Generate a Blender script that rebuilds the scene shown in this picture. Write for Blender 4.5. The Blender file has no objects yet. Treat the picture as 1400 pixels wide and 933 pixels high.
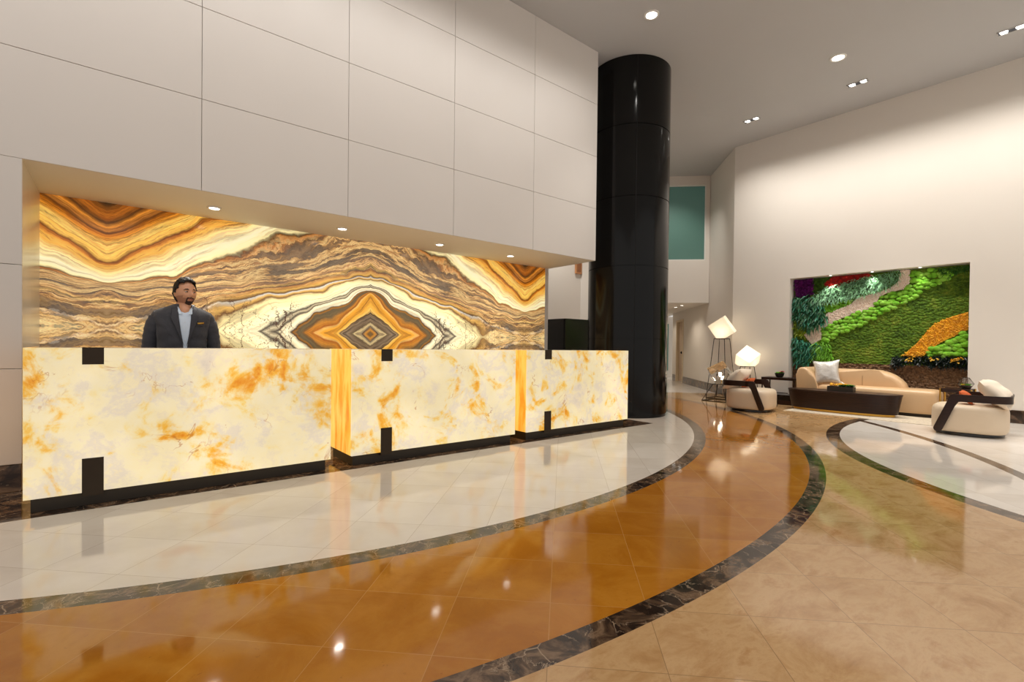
import bpy, bmesh, math, random
import numpy as np
from mathutils import Vector, Matrix, noise
PI = math.pi
random.seed(7)
C = bpy.context.scene.collection
sc = bpy.context.scene

def lin(c):
    r = []
    for v in c:
        v = v / 255.0
        r.append(v / 12.92 if v <= 0.04045 else ((v + 0.055) / 1.055) ** 2.4)
    return (r[0], r[1], r[2], 1.0)

# ------------------------------------------------------------------ material helper
class NT:
    def __init__(s, name):
        s.m = bpy.data.materials.new(name); s.m.use_nodes = True
        s.t = s.m.node_tree; s.t.nodes.clear()
        s.out = s.t.nodes.new('ShaderNodeOutputMaterial')
    def put(s, inp, v):
        if v is None: return
        if isinstance(v, bpy.types.NodeSocket): s.t.links.new(v, inp)
        else:
            try: inp.default_value = v
            except Exception:
                inp.default_value = (v[0], v[1], v[2]) if hasattr(v, '__len__') else (v, v, v)
    def n(s, typ, ins=None, **props):
        nd = s.t.nodes.new(typ)
        for k, v in props.items(): setattr(nd, k, v)
        for k, v in (ins or {}).items(): s.put(nd.inputs[k], v)
        return nd
    def M(s, op, a, b=None, c=None, clamp=False):
        nd = s.n('ShaderNodeMath', operation=op, use_clamp=clamp)
        s.put(nd.inputs[0], a); s.put(nd.inputs[1], b); s.put(nd.inputs[2], c)
        return nd.outputs[0]
    def V(s, op, a, b=None, sc_=None):
        nd = s.n('ShaderNodeVectorMath', operation=op)
        s.put(nd.inputs[0], a); s.put(nd.inputs[1], b)
        if sc_ is not None: s.put(nd.inputs['Scale'], sc_)
        return nd.outputs['Value'] if op in ('DISTANCE', 'LENGTH', 'DOT_PRODUCT') else nd.outputs[0]
    def mix(s, f, a, b, blend='MIX'):
        nd = s.n('ShaderNodeMix', data_type='RGBA', blend_type=blend)
        s.put(nd.inputs[0], f); s.put(nd.inputs[6], a); s.put(nd.inputs[7], b)
        return nd.outputs[2]
    def ramp(s, f, stops, interp='LINEAR'):
        nd = s.n('ShaderNodeValToRGB', {'Fac': f})
        e = nd.color_ramp; e.interpolation = interp
        while len(e.elements) > 1: e.elements.remove(e.elements[-1])
        for i, (p, c) in enumerate(stops):
            el = e.elements[0] if i == 0 else e.elements.new(p)
            el.position = p
            el.color = lin(c) if len(c) == 3 else c
        return nd.outputs[0]
    def step(s, f, a, b):
        nd = s.n('ShaderNodeMapRange', {'Value': f, 'From Min': a, 'From Max': b}, interpolation_type='SMOOTHSTEP')
        return nd.outputs[0]
    def noise(s, vec, scale=5, detail=4, rough=.5, dist=0, dims='3D', w=None):
        nd = s.n('ShaderNodeTexNoise', {'Scale': scale, 'Detail': detail, 'Roughness': rough, 'Distortion': dist}, noise_dimensions=dims)
        if vec is not None and dims != '1D': s.put(nd.inputs['Vector'], vec)
        if w is not None: s.put(nd.inputs['W'], w)
        return nd.outputs['Fac']
    def obj(s): return s.n('ShaderNodeTexCoord').outputs['Object']
    def geo(s): return s.n('ShaderNodeNewGeometry').outputs['Position']
    def xyz(s, v):
        o = s.n('ShaderNodeSeparateXYZ', {0: v}).outputs
        return o[0], o[1], o[2]
    def vec(s, x, y, z=0.0):
        nd = s.n('ShaderNodeCombineXYZ')
        s.put(nd.inputs[0], x); s.put(nd.inputs[1], y); s.put(nd.inputs[2], z)
        return nd.outputs[0]
    def bump(s, h, strength=.3, dist=.01):
        return s.n('ShaderNodeBump', {'Strength': strength, 'Distance': dist, 'Height': h}).outputs[0]
    def bsdf(s, color=(.5, .5, .5, 1), rough=.5, metal=0, **k):
        nd = s.n('ShaderNodeBsdfPrincipled')
        s.put(nd.inputs['Base Color'], color); s.put(nd.inputs['Roughness'], rough); s.put(nd.inputs['Metallic'], metal)
        for a, v in k.items(): s.put(nd.inputs[a.replace('_', ' ')], v)
        s.t.links.new(nd.outputs[0], s.out.inputs[0])
        return s.m

def simple(name, rgb, rough=.5, metal=0, var=.06, scale=6, bump=0, bscale=40, **k):
    t = NT(name); o = t.obj()
    nz = t.noise(o, scale, 5)
    c = lin(rgb)
    d = tuple(v * (1 - var) for v in c[:3]) + (1,)
    u = tuple(min(1, v * (1 + var)) for v in c[:3]) + (1,)
    col = t.mix(nz, d, u)
    if bump: k['Normal'] = t.bump(t.noise(o, bscale, 4), bump, .004)
    return t.bsdf(col, rough, metal, **k)

# ------------------------------------------------------------------ mesh helpers
class MB:
    def __init__(s): s.b = bmesh.new()
    def box(s, x0, x1, y0, y1, z0, z1, bev=0, seg=2, rot=None, piv=None):
        r = bmesh.ops.create_cube(s.b, size=1.0)
        vs = r['verts']
        for v in vs:
            v.co = Vector(((x0 + x1) / 2 + v.co.x * (x1 - x0), (y0 + y1) / 2 + v.co.y * (y1 - y0), (z0 + z1) / 2 + v.co.z * (z1 - z0)))
        if bev:
            es = list({e for v in vs for e in v.link_edges})
            r2 = bmesh.ops.bevel(s.b, geom=es, offset=bev, segments=seg, affect='EDGES', profile=.5)
            vs = list({v for f in r2['faces'] for v in f.verts} | {v for v in vs if v.is_valid})
            # collect whole island
            st = list(vs); seen = set(vs)
            while st:
                q = st.pop()
                for e in q.link_edges:
                    o = e.other_vert(q)
                    if o not in seen: seen.add(o); st.append(o)
            vs = list(seen)
        if rot is not None:
            p = Vector(piv if piv else ((x0 + x1) / 2, (y0 + y1) / 2, (z0 + z1) / 2))
            for v in vs: v.co = p + rot @ (v.co - p)
        return vs
    def prism(s, pts, axis, a, b, bev=0, seg=3):
        """polygon pts in the two other axes, extruded along axis from a to b"""
        def mk(p, t):
            if axis == 'x': return Vector((t, p[0], p[1]))
            if axis == 'y': return Vector((p[0], t, p[1]))
            return Vector((p[0], p[1], t))
        A = [s.b.verts.new(mk(p, a)) for p in pts]; B = [s.b.verts.new(mk(p, b)) for p in pts]
        n = len(pts); fs = []
        for i in range(n): fs.append(s.b.faces.new((A[i], A[(i + 1) % n], B[(i + 1) % n], B[i])))
        fa = s.b.faces.new(A[::-1]); fb = s.b.faces.new(B)
        if bev:
            es = list(set(fa.edges) | set(fb.edges))
            bmesh.ops.bevel(s.b, geom=es, offset=bev, segments=seg, affect='EDGES', profile=.5)
        return A + B
    def loft(s, rings, closed=True, cap=True):
        R = [[s.b.verts.new(p) for p in r] for r in rings]
        n = len(R[0])
        for a, b in zip(R[:-1], R[1:]):
            for i in range(n if closed else n - 1):
                s.b.faces.new((a[i], a[(i + 1) % n], b[(i + 1) % n], b[i]))
        if cap and closed:
            s.b.faces.new(R[0][::-1]); s.b.faces.new(R[-1])
        return R
    def lathe(s, prof, seg=32, c=(0, 0, 0)):
        rings = []
        for r, z in prof:
            rings.append([Vector((c[0] + r * math.cos(2 * PI * i / seg), c[1] + r * math.sin(2 * PI * i / seg), c[2] + z)) for i in range(seg)])
        s.loft(rings, True, True)
    def tube(s, pts, r, seg=8, closed=False):
        pts = [Vector(p) for p in pts]; n = len(pts); rings = []
        for i, p in enumerate(pts):
            if closed: d = pts[(i + 1) % n] - pts[i - 1]
            else: d = pts[min(i + 1, n - 1)] - pts[max(i - 1, 0)]
            d.normalize()
            up = Vector((0, 0, 1)) if abs(d.z) < .9 else Vector((1, 0, 0))
            a = d.cross(up).normalized(); b = a.cross(d).normalized()
            rr = r[i] if isinstance(r, (list, tuple)) else r
            rings.append([p + rr * (math.cos(2 * PI * k / seg) * a + math.sin(2 * PI * k / seg) * b) for k in range(seg)])
        if closed:
            rings.append(rings[0]); R = s.loft(rings, True, False)
        else: s.loft(rings)
    def ball(s, c, r, sub=2, rot=None, fn=None):
        rr = bmesh.ops.create_icosphere(s.b, subdivisions=sub, radius=1.0)
        if not hasattr(r, '__len__'): r = (r, r, r)
        for v in rr['verts']:
            p = v.co.copy()
            if fn: p = fn(p)
            p = Vector((p.x * r[0], p.y * r[1], p.z * r[2]))
            if rot is not None: p = rot @ p
            v.co = Vector(c) + p
        return rr['verts']
    def quad(s, a, b, c, d):
        return s.b.faces.new([s.b.verts.new(p) for p in (a, b, c, d)])
    def build(s, name, mat, parent=None, smooth=False, kind=None, fixn=True, angle=35, **tags):
        if fixn: bmesh.ops.recalc_face_normals(s.b, faces=s.b.faces)
        me = bpy.data.meshes.new(name); s.b.to_mesh(me); s.b.free()
        me.materials.append(mat)
        if smooth:
            for p in me.polygons: p.use_smooth = True
            if angle: me.set_sharp_from_angle(angle=math.radians(angle))
        o = bpy.data.objects.new(name, me); C.objects.link(o)
        if parent: o.parent = parent
        if kind: o['kind'] = kind
        for k, v in tags.items(): o[k] = v
        return o

def thing(name, label, cat, loc=(0, 0, 0), rz=0, group=None):
    o = bpy.data.objects.new(name, None); C.objects.link(o)
    o.location = loc; o.rotation_euler = (0, 0, rz); o['label'] = label; o['category'] = cat
    o.empty_display_size = .1
    if group: o['group'] = group
    return o
def dup(root, loc, rz, label, group=None):
    r = root.copy(); C.objects.link(r); r.location = loc; r.rotation_euler = (0, 0, rz); r['label'] = label
    if group: r['group'] = group
    def rec(a, b):
        for ch in list(a.children):
            if ch.get('_no'): continue
            c = ch.copy(); C.objects.link(c); c.parent = b
            rec(ch, c)
    rec(root, r)
    return r

# ------------------------------------------------------------------ measured layout (metres)
YP, YT, YW, YO = 4.35, 4.40, 5.12, 6.19      # desk face, plinth, wall plane, onyx wall
ZB, ZC = 2.474, 5.725                        # soffit, ceiling
XL, XE, XO = -0.548, 5.82, 5.745             # recess jamb, end of the upper wall, end of the onyx
XR, YC = 10.97, 5.50                         # right wall, its corner
S2 = .70710678

# ------------------------------------------------------------------ materials
def m_wall(name, rgb, rough=.55):
    t = NT(name); o = t.obj()
    c = lin(rgb); nz = t.noise(o, 1.3, 3)
    col = t.mix(nz, tuple(v * .97 for v in c[:3]) + (1,), tuple(min(1, v * 1.02) for v in c[:3]) + (1,))
    return t.bsdf(col, rough, Normal=t.bump(t.noise(o, 180, 3), .04, .002))
MAT = {}
MAT['panel'] = m_wall('painted_wall_panel', (222, 216, 210), .42)
MAT['wallr'] = m_wall('cream_painted_plaster', (228, 221, 212), .6)
MAT['ceil'] = m_wall('grey_white_ceiling_paint', (192, 193, 195), .8)
MAT['soffit'] = m_wall('cream_soffit_paint', (240, 236, 228), .6)
MAT['groove'] = simple('grey_joint', (172, 166, 158), .8)
MAT['jamb'] = simple('gloss_white_jamb', (225, 220, 205), .22)
MAT['bronze'] = simple('dark_bronze_plate', (60, 50, 40), .38, .75, .08, 30)
MAT['plinth'] = simple('dark_bronze_plinth', (52, 44, 35), .45, .3, .1, 20)
MAT['blackcab'] = simple('black_gloss_lacquer', (20, 17, 18), .2)
MAT['column'] = None
MAT['walnut'] = None
MAT['leather_tan'] = simple('tan_leather', (216, 180, 138), .33, 0, .05, 5, .12, 160, Specular_IOR_Level=.5)
MAT['leather_cream'] = simple('cream_leather', (224, 204, 178), .45, 0, .04, 5, .12, 160)
MAT['fabric_cream'] = simple('cream_cushion_fabric', (236, 220, 200), .75, 0, .04, 8, .3, 220)
MAT['fabric_orange'] = simple('rust_orange_fabric', (196, 92, 38), .8, 0, .1, 10, .3, 220)
MAT['brass'] = simple('brushed_brass', (206, 160, 76), .3, 1.0, .06, 12)
MAT['blackmetal'] = simple('black_metal_rod', (38, 34, 32), .4, .8)
MAT['chrome'] = simple('polished_trim', (225, 225, 225), .2, .9)
MAT['whitetrim'] = simple('white_trim', (235, 233, 228), .35)
MAT['pot'] = simple('dark_planter_metal', (58, 56, 52), .4, .5)
MAT['soil'] = simple('dark_soil', (52, 36, 24), .95, 0, .3, 60)

def emis(name, rgb, st):
    t = NT(name)
    t.bsdf(lin(rgb), .4, 0, Emission_Color=lin(rgb), Emission_Strength=st)
    return t.m
MAT['lamp_lens'] = emis('lit_downlight_lens', (255, 250, 240), 9)
MAT['bulb'] = emis('lit_bulb', (255, 240, 215), 25)

def mk_walnut():
    t = NT('dark_walnut_wood'); o = t.obj()
    x, y, z = t.xyz(o)
    v = t.vec(t.M('MULTIPLY', x, 2.0), t.M('MULTIPLY', y, 2.0), t.M('MULTIPLY', z, 28.0))
    nz = t.noise(v, 2.2, 6, .6, 1.2)
    col = t.ramp(nz, [(0, (22, 12, 8)), (.45, (38, 20, 13)), (.7, (54, 29, 18)), (1, (28, 15, 10))])
    return t.bsdf(col, .36, Specular_IOR_Level=.3)
MAT['walnut'] = mk_walnut()
def mk_column():
    t = NT('black_gloss_column'); o = t.obj()
    col = t.mix(t.noise(o, .8, 2), (.004, .004, .004, 1), (.007, .0065, .006, 1))
    return t.bsdf(col, .13, Specular_IOR_Level=.22, Normal=t.bump(t.noise(o, 3.0, 2), .05, .01))
MAT['column'] = mk_column()

def dark_marble_color(t, v):
    n1 = t.noise(v, 4.5, 7, .62, .8)
    base = t.ramp(n1, [(.28, (22, 16, 13)), (.44, (48, 35, 27)), (.52, (86, 66, 50)), (.60, (132, 106, 82)), (.68, (70, 52, 40)), (.8, (36, 27, 22))])
    vo = t.n('ShaderNodeTexVoronoi', {'Vector': t.V('ADD', v, t.V('SCALE', t.vec(n1, n1, n1), None, .35)), 'Scale': 5.5}, feature='DISTANCE_TO_EDGE').outputs['Distance']
    crack = t.M('MULTIPLY', t.M('SUBTRACT', 1.0, t.step(vo, .0, .03)), t.step(t.noise(v, 3.0, 2), .40, .55))
    return t.mix(t.M('MULTIPLY', crack, .8), base, lin((186, 162, 136)))
def mk_dark_marble(name='dark_emperador_marble'):
    t = NT(name); o = t.obj()
    return t.bsdf(dark_marble_color(t, o), .12)
MAT['darkmarble'] = mk_dark_marble()

# ---- floor
def mk_floor():
    t = NT('inlaid_marble_floor'); P = t.geo(); x, y, z = t.xyz(P)
    P = t.vec(x, y, 0.0)
    a = t.M('MULTIPLY', t.M('ADD', x, y), S2); b = t.M('MULTIPLY', t.M('SUBTRACT', x, y), S2)
    ga = t.M('DIVIDE', t.M('SUBTRACT', a, 1.709), .4155); gb = t.M('DIVIDE', t.M('ADD', b, .040), .4155)
    fa = t.M('FRACT', ga); fb = t.M('FRACT', gb)
    ia = t.M('FLOOR', ga); ib = t.M('FLOOR', gb)
    ea = t.M('MINIMUM', fa, t.M('SUBTRACT', 1.0, fa)); eb = t.M('MINIMUM', fb, t.M('SUBTRACT', 1.0, fb))
    edge = t.M('LESS_THAN', t.M('MINIMUM', ea, eb), .0032)
    wn = t.n('ShaderNodeTexWhiteNoise', {'Vector': t.vec(ia, ib, 3.0)}, noise_dimensions='3D')
    rnd = wn.outputs['Value']; rc = wn.outputs['Color']
    Pt = t.V('ADD', P, t.V('SCALE', rc, None, 7.0))
    d1 = t.V('DISTANCE', P, (2.333, 9.03, 0)); d2 = t.V('DISTANCE', P, (2.28, 9.25, 0)); d3 = t.V('DISTANCE', P, (8.945, -2.574, 0))
    # tan marble
    n1 = t.noise(t.V('MULTIPLY', Pt, (1, 1.7, 1)), 3.4, 9, .70, .35); n2 = t.noise(t.V('MULTIPLY', Pt, (1.6, 1, 1)), 10, 8, .72, .3)
    tan = t.ramp(n1, [(.25, (166, 120, 74)), (.42, (196, 153, 103)), (.55, (212, 173, 125)), (.66, (190, 145, 94)), (.8, (172, 126, 78))])
    blot = t.M('MULTIPLY', t.step(n2, .56, .70), t.step(rnd, .35, 1.0))
    tan = t.mix(t.M('MULTIPLY', blot, .6), tan, lin((150, 110, 62)))
    tan = t.mix(t.M('MULTIPLY', rnd, .16), tan, lin((166, 128, 84)))
    # orange marble
    o1 = t.noise(Pt, 2.4, 9, .70, .5)
    org = t.ramp(o1, [(.2, (166, 100, 20)), (.45, (186, 118, 30)), (.6, (200, 134, 44)), (.85, (176, 106, 24))])
    org = t.mix(t.M('MULTIPLY', rnd, .28), org, lin((156, 90, 16)))
    spk = t.step(t.noise(Pt, 26, 4, .7), .66, .72)
    org = t.mix(t.M('MULTIPLY', spk, .4), org, lin((120, 62, 14)))
    # white marble
    w1 = t.noise(Pt, 1.6, 6, .6, .5)
    wht = t.ramp(w1, [(.25, (226, 216, 204)), (.5, (238, 230, 220)), (.8, (245, 239, 231))])
    dk = dark_marble_color(t, t.V('SCALE', P, None, 1.6))
    inw = t.M('LESS_THAN', d1, 6.62); b1 = t.M('LESS_THAN', d1, 6.755)
    ino = t.M('LESS_THAN', d2, 7.975); b2 = t.M('LESS_THAN', d2, 8.10)
    c3 = t.M('LESS_THAN', d3, 5.211); c3i = t.M('LESS_THAN', d3, 5.06)
    arc = t.M('MULTIPLY', t.M('GREATER_THAN', d2, 9.60), t.M('LESS_THAN', d2, 9.715))
    far = t.M('GREATER_THAN', t.M('ADD', x, y), 17.9)
    joint_l = t.mix(edge, org, lin((206, 152, 84)))
    joint_t = t.mix(edge, tan, lin((156, 124, 86)))
    joint_w = t.mix(edge, wht, lin((196, 182, 165)))
    col = joint_t
    col = t.mix(far, col, joint_w)
    col = t.mix(c3, col, dk); col = t.mix(c3i, col, joint_w)
    col = t.mix(t.M('MULTIPLY', arc, c3), col, dk)
    col = t.mix(b2, col, dk); col = t.mix(ino, col, joint_l)
    col = t.mix(b1, col, dk); col = t.mix(inw, col, joint_w)
    base = t.M('MULTIPLY', t.M('GREATER_THAN', y, 4.28), t.M('LESS_THAN', x, 6.19))
    col = t.mix(base, col, dk)
    wav = t.M('ADD', t.noise(Pt, 1.6, 2), t.M('MULTIPLY', t.noise(P, 7.0, 2), .25))
    rough = t.M('ADD', .045, t.M('MULTIPLY', t.noise(P, 5, 3), .05))
    nrm = t.bump(t.M('SUBTRACT', wav, t.M('MULTIPLY', edge, .3)), .10, .012)
    return t.bsdf(col, rough, Specular_IOR_Level=.54, Normal=nrm)
MAT['floor'] = mk_floor()

# ---- backlit banded onyx of the back wall: stone bands follow the 'band' field stored on the slab
def mk_onyx_wall():
    t = NT('backlit_banded_onyx'); P = t.geo(); x, y, z = t.xyz(P)
    f0 = t.n('ShaderNodeAttribute', attribute_name='band').outputs['Fac']
    u = t.M('PINGPONG', t.M('SUBTRACT', x, 2.605), 2.68); vz = t.M('ABSOLUTE', t.M('SUBTRACT', z, 1.26))
    p2 = t.vec(u, vz, 0)
    bark = t.M('MULTIPLY', t.step(t.M('ADD', f0, t.M('MULTIPLY', t.step(u, 1.5, 2.3), .28)), .66, .84), t.M('SUBTRACT', 1.0, t.step(f0, 1.04, 1.12)))
    lam = t.vec(t.M('MULTIPLY', f0, 13.0), t.M('MULTIPLY', u, 1.3), 0)
    wob = t.M('SUBTRACT', t.noise(p2, 3.2, 5, .55), .5)
    wob2 = t.M('SUBTRACT', t.noise(p2, 11, 5, .6), .5)
    wamt = t.M('ADD', .055, t.M('MULTIPLY', bark, .12))
    f = t.M('ADD', f0, t.M('MULTIPLY', wob, wamt))
    f = t.M('ADD', f, t.M('MULTIPLY', wob2, t.M('ADD', .020, t.M('MULTIPLY', bark, .05))))
    r1 = [(0, (120, 100, 60)), (.03, (200, 140, 40)), (.05, (110, 95, 80)), (.075, (205, 190, 150)), (.085, (95, 80, 62)), (.105, (150, 132, 108)), (.12, (98, 82, 66)), (.14, (160, 140, 112)),
          (.155, (78, 58, 34)), (.165, (250, 205, 110)), (.19, (244, 186, 66)), (.23, (214, 146, 34)), (.27, (232, 168, 46)), (.295, (245, 196, 110)), (.305, (176, 104, 16)), (.33, (196, 130, 36)), (.35, (112, 92, 58)), (.375, (98, 84, 56)),
          (.39, (160, 104, 26)), (.40, (84, 66, 40)), (.413, (255, 248, 214)), (.462, (255, 242, 200)), (.473, (82, 72, 60)), (.488, (205, 190, 156)), (.50, (80, 70, 58)), (.515, (255, 246, 204)), (.60, (250, 232, 170)),
          (.62, (120, 80, 40)), (.64, (226, 180, 96)), (.66, (214, 208, 196)), (.672, (84, 56, 34)), (.70, (216, 168, 82))]
    r2 = [(.70, (216, 168, 82)), (.74, (176, 112, 48)), (.76, (78, 58, 42)), (.785, (240, 194, 96)), (.805, (196, 142, 92)), (.85, (182, 140, 104)), (.868, (84, 72, 58)), (.90, (150, 130, 100)), (.93, (104, 90, 72)), (.97, (176, 142, 100)),
          (1.0, (128, 104, 78)), (1.03, (190, 140, 82)), (1.06, (112, 84, 56)), (1.085, (200, 124, 52)), (1.10, (66, 46, 26)), (1.115, (255, 240, 180)), (1.17, (255, 250, 214)), (1.235, (255, 240, 180)), (1.27, (244, 196, 100)), (1.30, (236, 180, 84)), (1.315, (204, 130, 50)),
          (1.33, (112, 68, 26)), (1.35, (250, 206, 104)), (1.42, (252, 222, 130)), (1.47, (230, 160, 56)), (1.51, (206, 126, 34)), (1.535, (92, 58, 26)), (1.56, (196, 130, 60)), (1.60, (222, 150, 60)), (1.635, (82, 54, 30)), (1.70, (190, 116, 40)), (1.80, (70, 48, 28))]
    c1 = t.ramp(f, r1)
    c2 = t.ramp(t.M('DIVIDE', f, 1.8), [(p / 1.8, c) for p, c in r2])
    col = t.mix(t.M('GREATER_THAN', f, .70), c1, c2)
    # fine lamination running along the bands
    ln = t.noise(t.vec(t.M('MULTIPLY', f, 46.0), t.M('MULTIPLY', u, 1.6), t.M('MULTIPLY', vz, 1.0)), 1.0, 6, .62, .3)
    lamc = t.ramp(ln, [(.30, (92, 74, 54)), (.42, (168, 146, 118)), (.50, (255, 246, 226)), (.62, (255, 255, 250)), (.72, (200, 160, 112))])
    lamf = t.M('ADD', .50, t.M('MULTIPLY', bark, .45))
    lamf = t.M('ADD', lamf, t.M('MULTIPLY', t.M('LESS_THAN', f, .16), .3), clamp=True)
    col = t.mix(lamf, col, lamc, 'MULTIPLY')
    ln2 = t.noise(t.vec(t.M('MULTIPLY', f, 19.0), t.M('MULTIPLY', u, .9), t.M('MULTIPLY', vz, .6)), 1.0, 5, .66, .2)
    l2c = t.ramp(ln2, [(.30, (120, 80, 40)), (.38, (214, 150, 70)), (.44, (255, 236, 190)), (.49, (150, 104, 56)), (.52, (255, 240, 200)), (.60, (246, 206, 124)), (.66, (168, 112, 52)), (.72, (240, 200, 130))])
    col = t.mix(t.M('MULTIPLY', t.step(f0, 1.08, 1.3), .62), col, l2c, 'MULTIPLY')
    col = t.mix(t.M('MULTIPLY', t.M('SUBTRACT', 1.0, t.step(f0, .30, .48)), .35), col, l2c, 'MULTIPLY')
    br = t.noise(t.vec(t.M('MULTIPLY', t.M('ADD', f0, t.M('MULTIPLY', wob2, .05)), 24.0), t.M('MULTIPLY', u, 1.5), 4.0), 1.0, 7, .68, .35)
    brc = t.ramp(br, [(.32, (66, 54, 46)), (.40, (128, 108, 86)), (.46, (92, 76, 62)), (.51, (206, 156, 96)), (.56, (250, 214, 146)), (.60, (160, 116, 76)), (.66, (196, 138, 84)), (.72, (84, 66, 54))])
    col = t.mix(t.M('MULTIPLY', bark, .72), col, brc)
    # dark fracture veins
    vo = t.n('ShaderNodeTexVoronoi', {'Vector': t.V('ADD', p2, t.V('SCALE', t.vec(wob, wob2, 0), None, .5)), 'Scale': 4.2}, feature='DISTANCE_TO_EDGE').outputs['Distance']
    zone = t.M('MULTIPLY', t.step(u, .75, 1.0), t.M('SUBTRACT', 1.0, t.step(u, 2.0, 2.3)))
    zone = t.M('MULTIPLY', zone, t.M('SUBTRACT', 1.0, t.step(vz, .30, .42)))
    crack = t.M('MULTIPLY', t.M('SUBTRACT', 1.0, t.step(vo, .008, .022)), zone)
    col = t.mix(t.M('MULTIPLY', crack, .9), col, lin((70, 30, 12)))
    # butt joints between the slabs
    jt = t.M('GREATER_THAN', t.M('MAXIMUM', t.M('SUBTRACT', 2.683, t.M('ADD', u, 0.0)), 0.0), 99.0)
    st = t.M('ADD', .66, t.M('MULTIPLY', t.noise(p2, 1.2, 2), .5))
    return t.bsdf(t.mix(.5, col, (0, 0, 0, 1)), .16, Emission_Color=col, Emission_Strength=st)
MAT['onyxwall'] = mk_onyx_wall()

def mk_desk_onyx(name, off, warm=False):
    t = NT(name); o = t.V('ADD', t.geo(), off)
    x, y, z = t.xyz(o)
    if warm:
        v = t.vec(t.M('MULTIPLY', x, 9), t.M('MULTIPLY', y, 9), t.M('MULTIPLY', z, 1.6))
        n = t.noise(v, 1.0, 6, .6, .4)
        col = t.ramp(n, [(.28, (210, 118, 20)), (.42, (240, 160, 50)), (.55, (255, 196, 92)), (.7, (250, 178, 70)), (.85, (222, 132, 30))])
        edge = 1.0
        return t.bsdf(t.mix(.6, col, (0, 0, 0, 1)), .25, Emission_Color=col, Emission_Strength=.92)
    p = t.vec(x, y, z)
    n1 = t.noise(p, 2.2, 10, .66, .25); n2 = t.noise(t.V('ADD', p, (5, 3, 2)), 2.3, 7, .62, .9); n3 = t.noise(t.V('ADD', p, (9, 1, 7)), 6.0, 6, .62, .5)
    col = t.ramp(n1, [(.28, (222, 204, 184)), (.38, (242, 222, 192)), (.45, (255, 234, 184)), (.52, (255, 236, 192)), (.58, (240, 222, 196)), (.64, (255, 234, 186)), (.72, (230, 214, 192)), (.8, (252, 228, 170))])
    gold = t.step(t.M('ADD', n2, t.M('MULTIPLY', t.M('SUBTRACT', n3, .5), .7)), .47, .66)
    goldc = t.ramp(t.M('ADD', n2, t.M('MULTIPLY', t.M('SUBTRACT', n3, .5), .35)), [(.48, (255, 232, 164)), (.56, (255, 214, 116)), (.63, (252, 184, 62)), (.70, (238, 144, 28)), (.78, (206, 104, 14))])
    col = t.mix(gold, col, goldc)
    # rusty vein lines, only in some patches
    w = t.noise(t.V('ADD', p, (2, 8, 4)), 2.6, 4, .6, 1.0)
    ridge = t.M('ABSOLUTE', t.M('SUBTRACT', w, .5))
    vm = t.M('MULTIPLY', t.M('SUBTRACT', 1.0, t.step(ridge, .001, .012)), t.step(t.noise(p, 3.4, 3), .52, .66))
    col = t.mix(t.M('MULTIPLY', vm, .55), col, lin((186, 96, 18)))
    sp = t.step(t.noise(p, 13, 4, .6), .70, .80)
    col = t.mix(t.M('MULTIPLY', sp, .8), col, lin((176, 90, 20)))
    st = t.M('ADD', .72, t.M('MULTIPLY', t.step(t.noise(p, 1.3, 3), .3, .7), .20))
    return t.bsdf(t.mix(.80, col, (0, 0, 0, 1)), .22, Emission_Color=col, Emission_Strength=st)

# ================================================================== THE SETTING
def rect(name, pts, mat, kind='structure', parent=None):
    m = MB(); m.b.faces.new([m.b.verts.new(p) for p in pts])
    return m.build(name, mat, parent, kind=kind, fixn=False)
m = MB(); m.box(-5, 19, -4.5, 14, -.12, 0); m.build('floor', MAT['floor'], kind='structure')
m = MB(); m.box(-5, 13.4, -4.5, 10.2, ZC, ZC + .15); m.build('ceiling', MAT['ceil'], kind='structure')

# wall with the desk recess: separate panels with open joints over a dark backing
m = MB()
rows_up = [ZB, 3.283, 4.094, 4.906, ZC]
cols = [-4.655, -3.345, -2.035, -.725, .582, 1.898, 3.208, 4.513, XE]
g = .002
for i in range(len(cols) - 1):
    for j in range(4):
        m.box(cols[i] + g, cols[i + 1] - (g if i < len(cols) - 2 else 0), YW, YW + .02, rows_up[j] + (g if j else 0), rows_up[j + 1] - g, bev=.002, seg=1)
colsL = [-4.655, -3.345, -2.035, XL]
rows_dn = [.2, .911, 1.684, ZB]
for i in range(3):
    for j in range(3):
        m.box(colsL[i] + g, colsL[i + 1] - (g if i < 2 else 0), YW, YW + .02, rows_dn[j] + g, rows_dn[j + 1] - g, bev=.002, seg=1)
wl = m.build('wall_desk', MAT['panel'], kind='structure')
m = MB(); m.box(-4.66, XE - .004, YW + .021, YW + .10, ZB + .03, ZC); m.box(-4.66, XL - .004, YW + .021, YW + .10, 0, ZB + .03)
m.build('wall_desk_core', MAT['groove'], wl)
m = MB(); m.box(XE - .02, XE, YW + .02, YO + .3, ZB, ZC); m.build('wall_desk_return', MAT['panel'], kind='structure')
m = MB(); m.box(XL - .3, XE - .021, YW + .021, YO + .1, ZB, ZB + .03); m.build('ceiling_recess', MAT['soffit'], kind='structure')
m = MB(); m.box(XL - .04, XL, YW + .0205, YO - .001, .0, ZB - .001); m.build('wall_recess_jamb', MAT['jamb'], kind='structure')
m = MB(); m.box(-4.66, XL - .002, YW - .012, YW + .02, 0, .198, bev=.003); m.build('baseboard_desk', MAT['darkmarble'], kind='structure')

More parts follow.
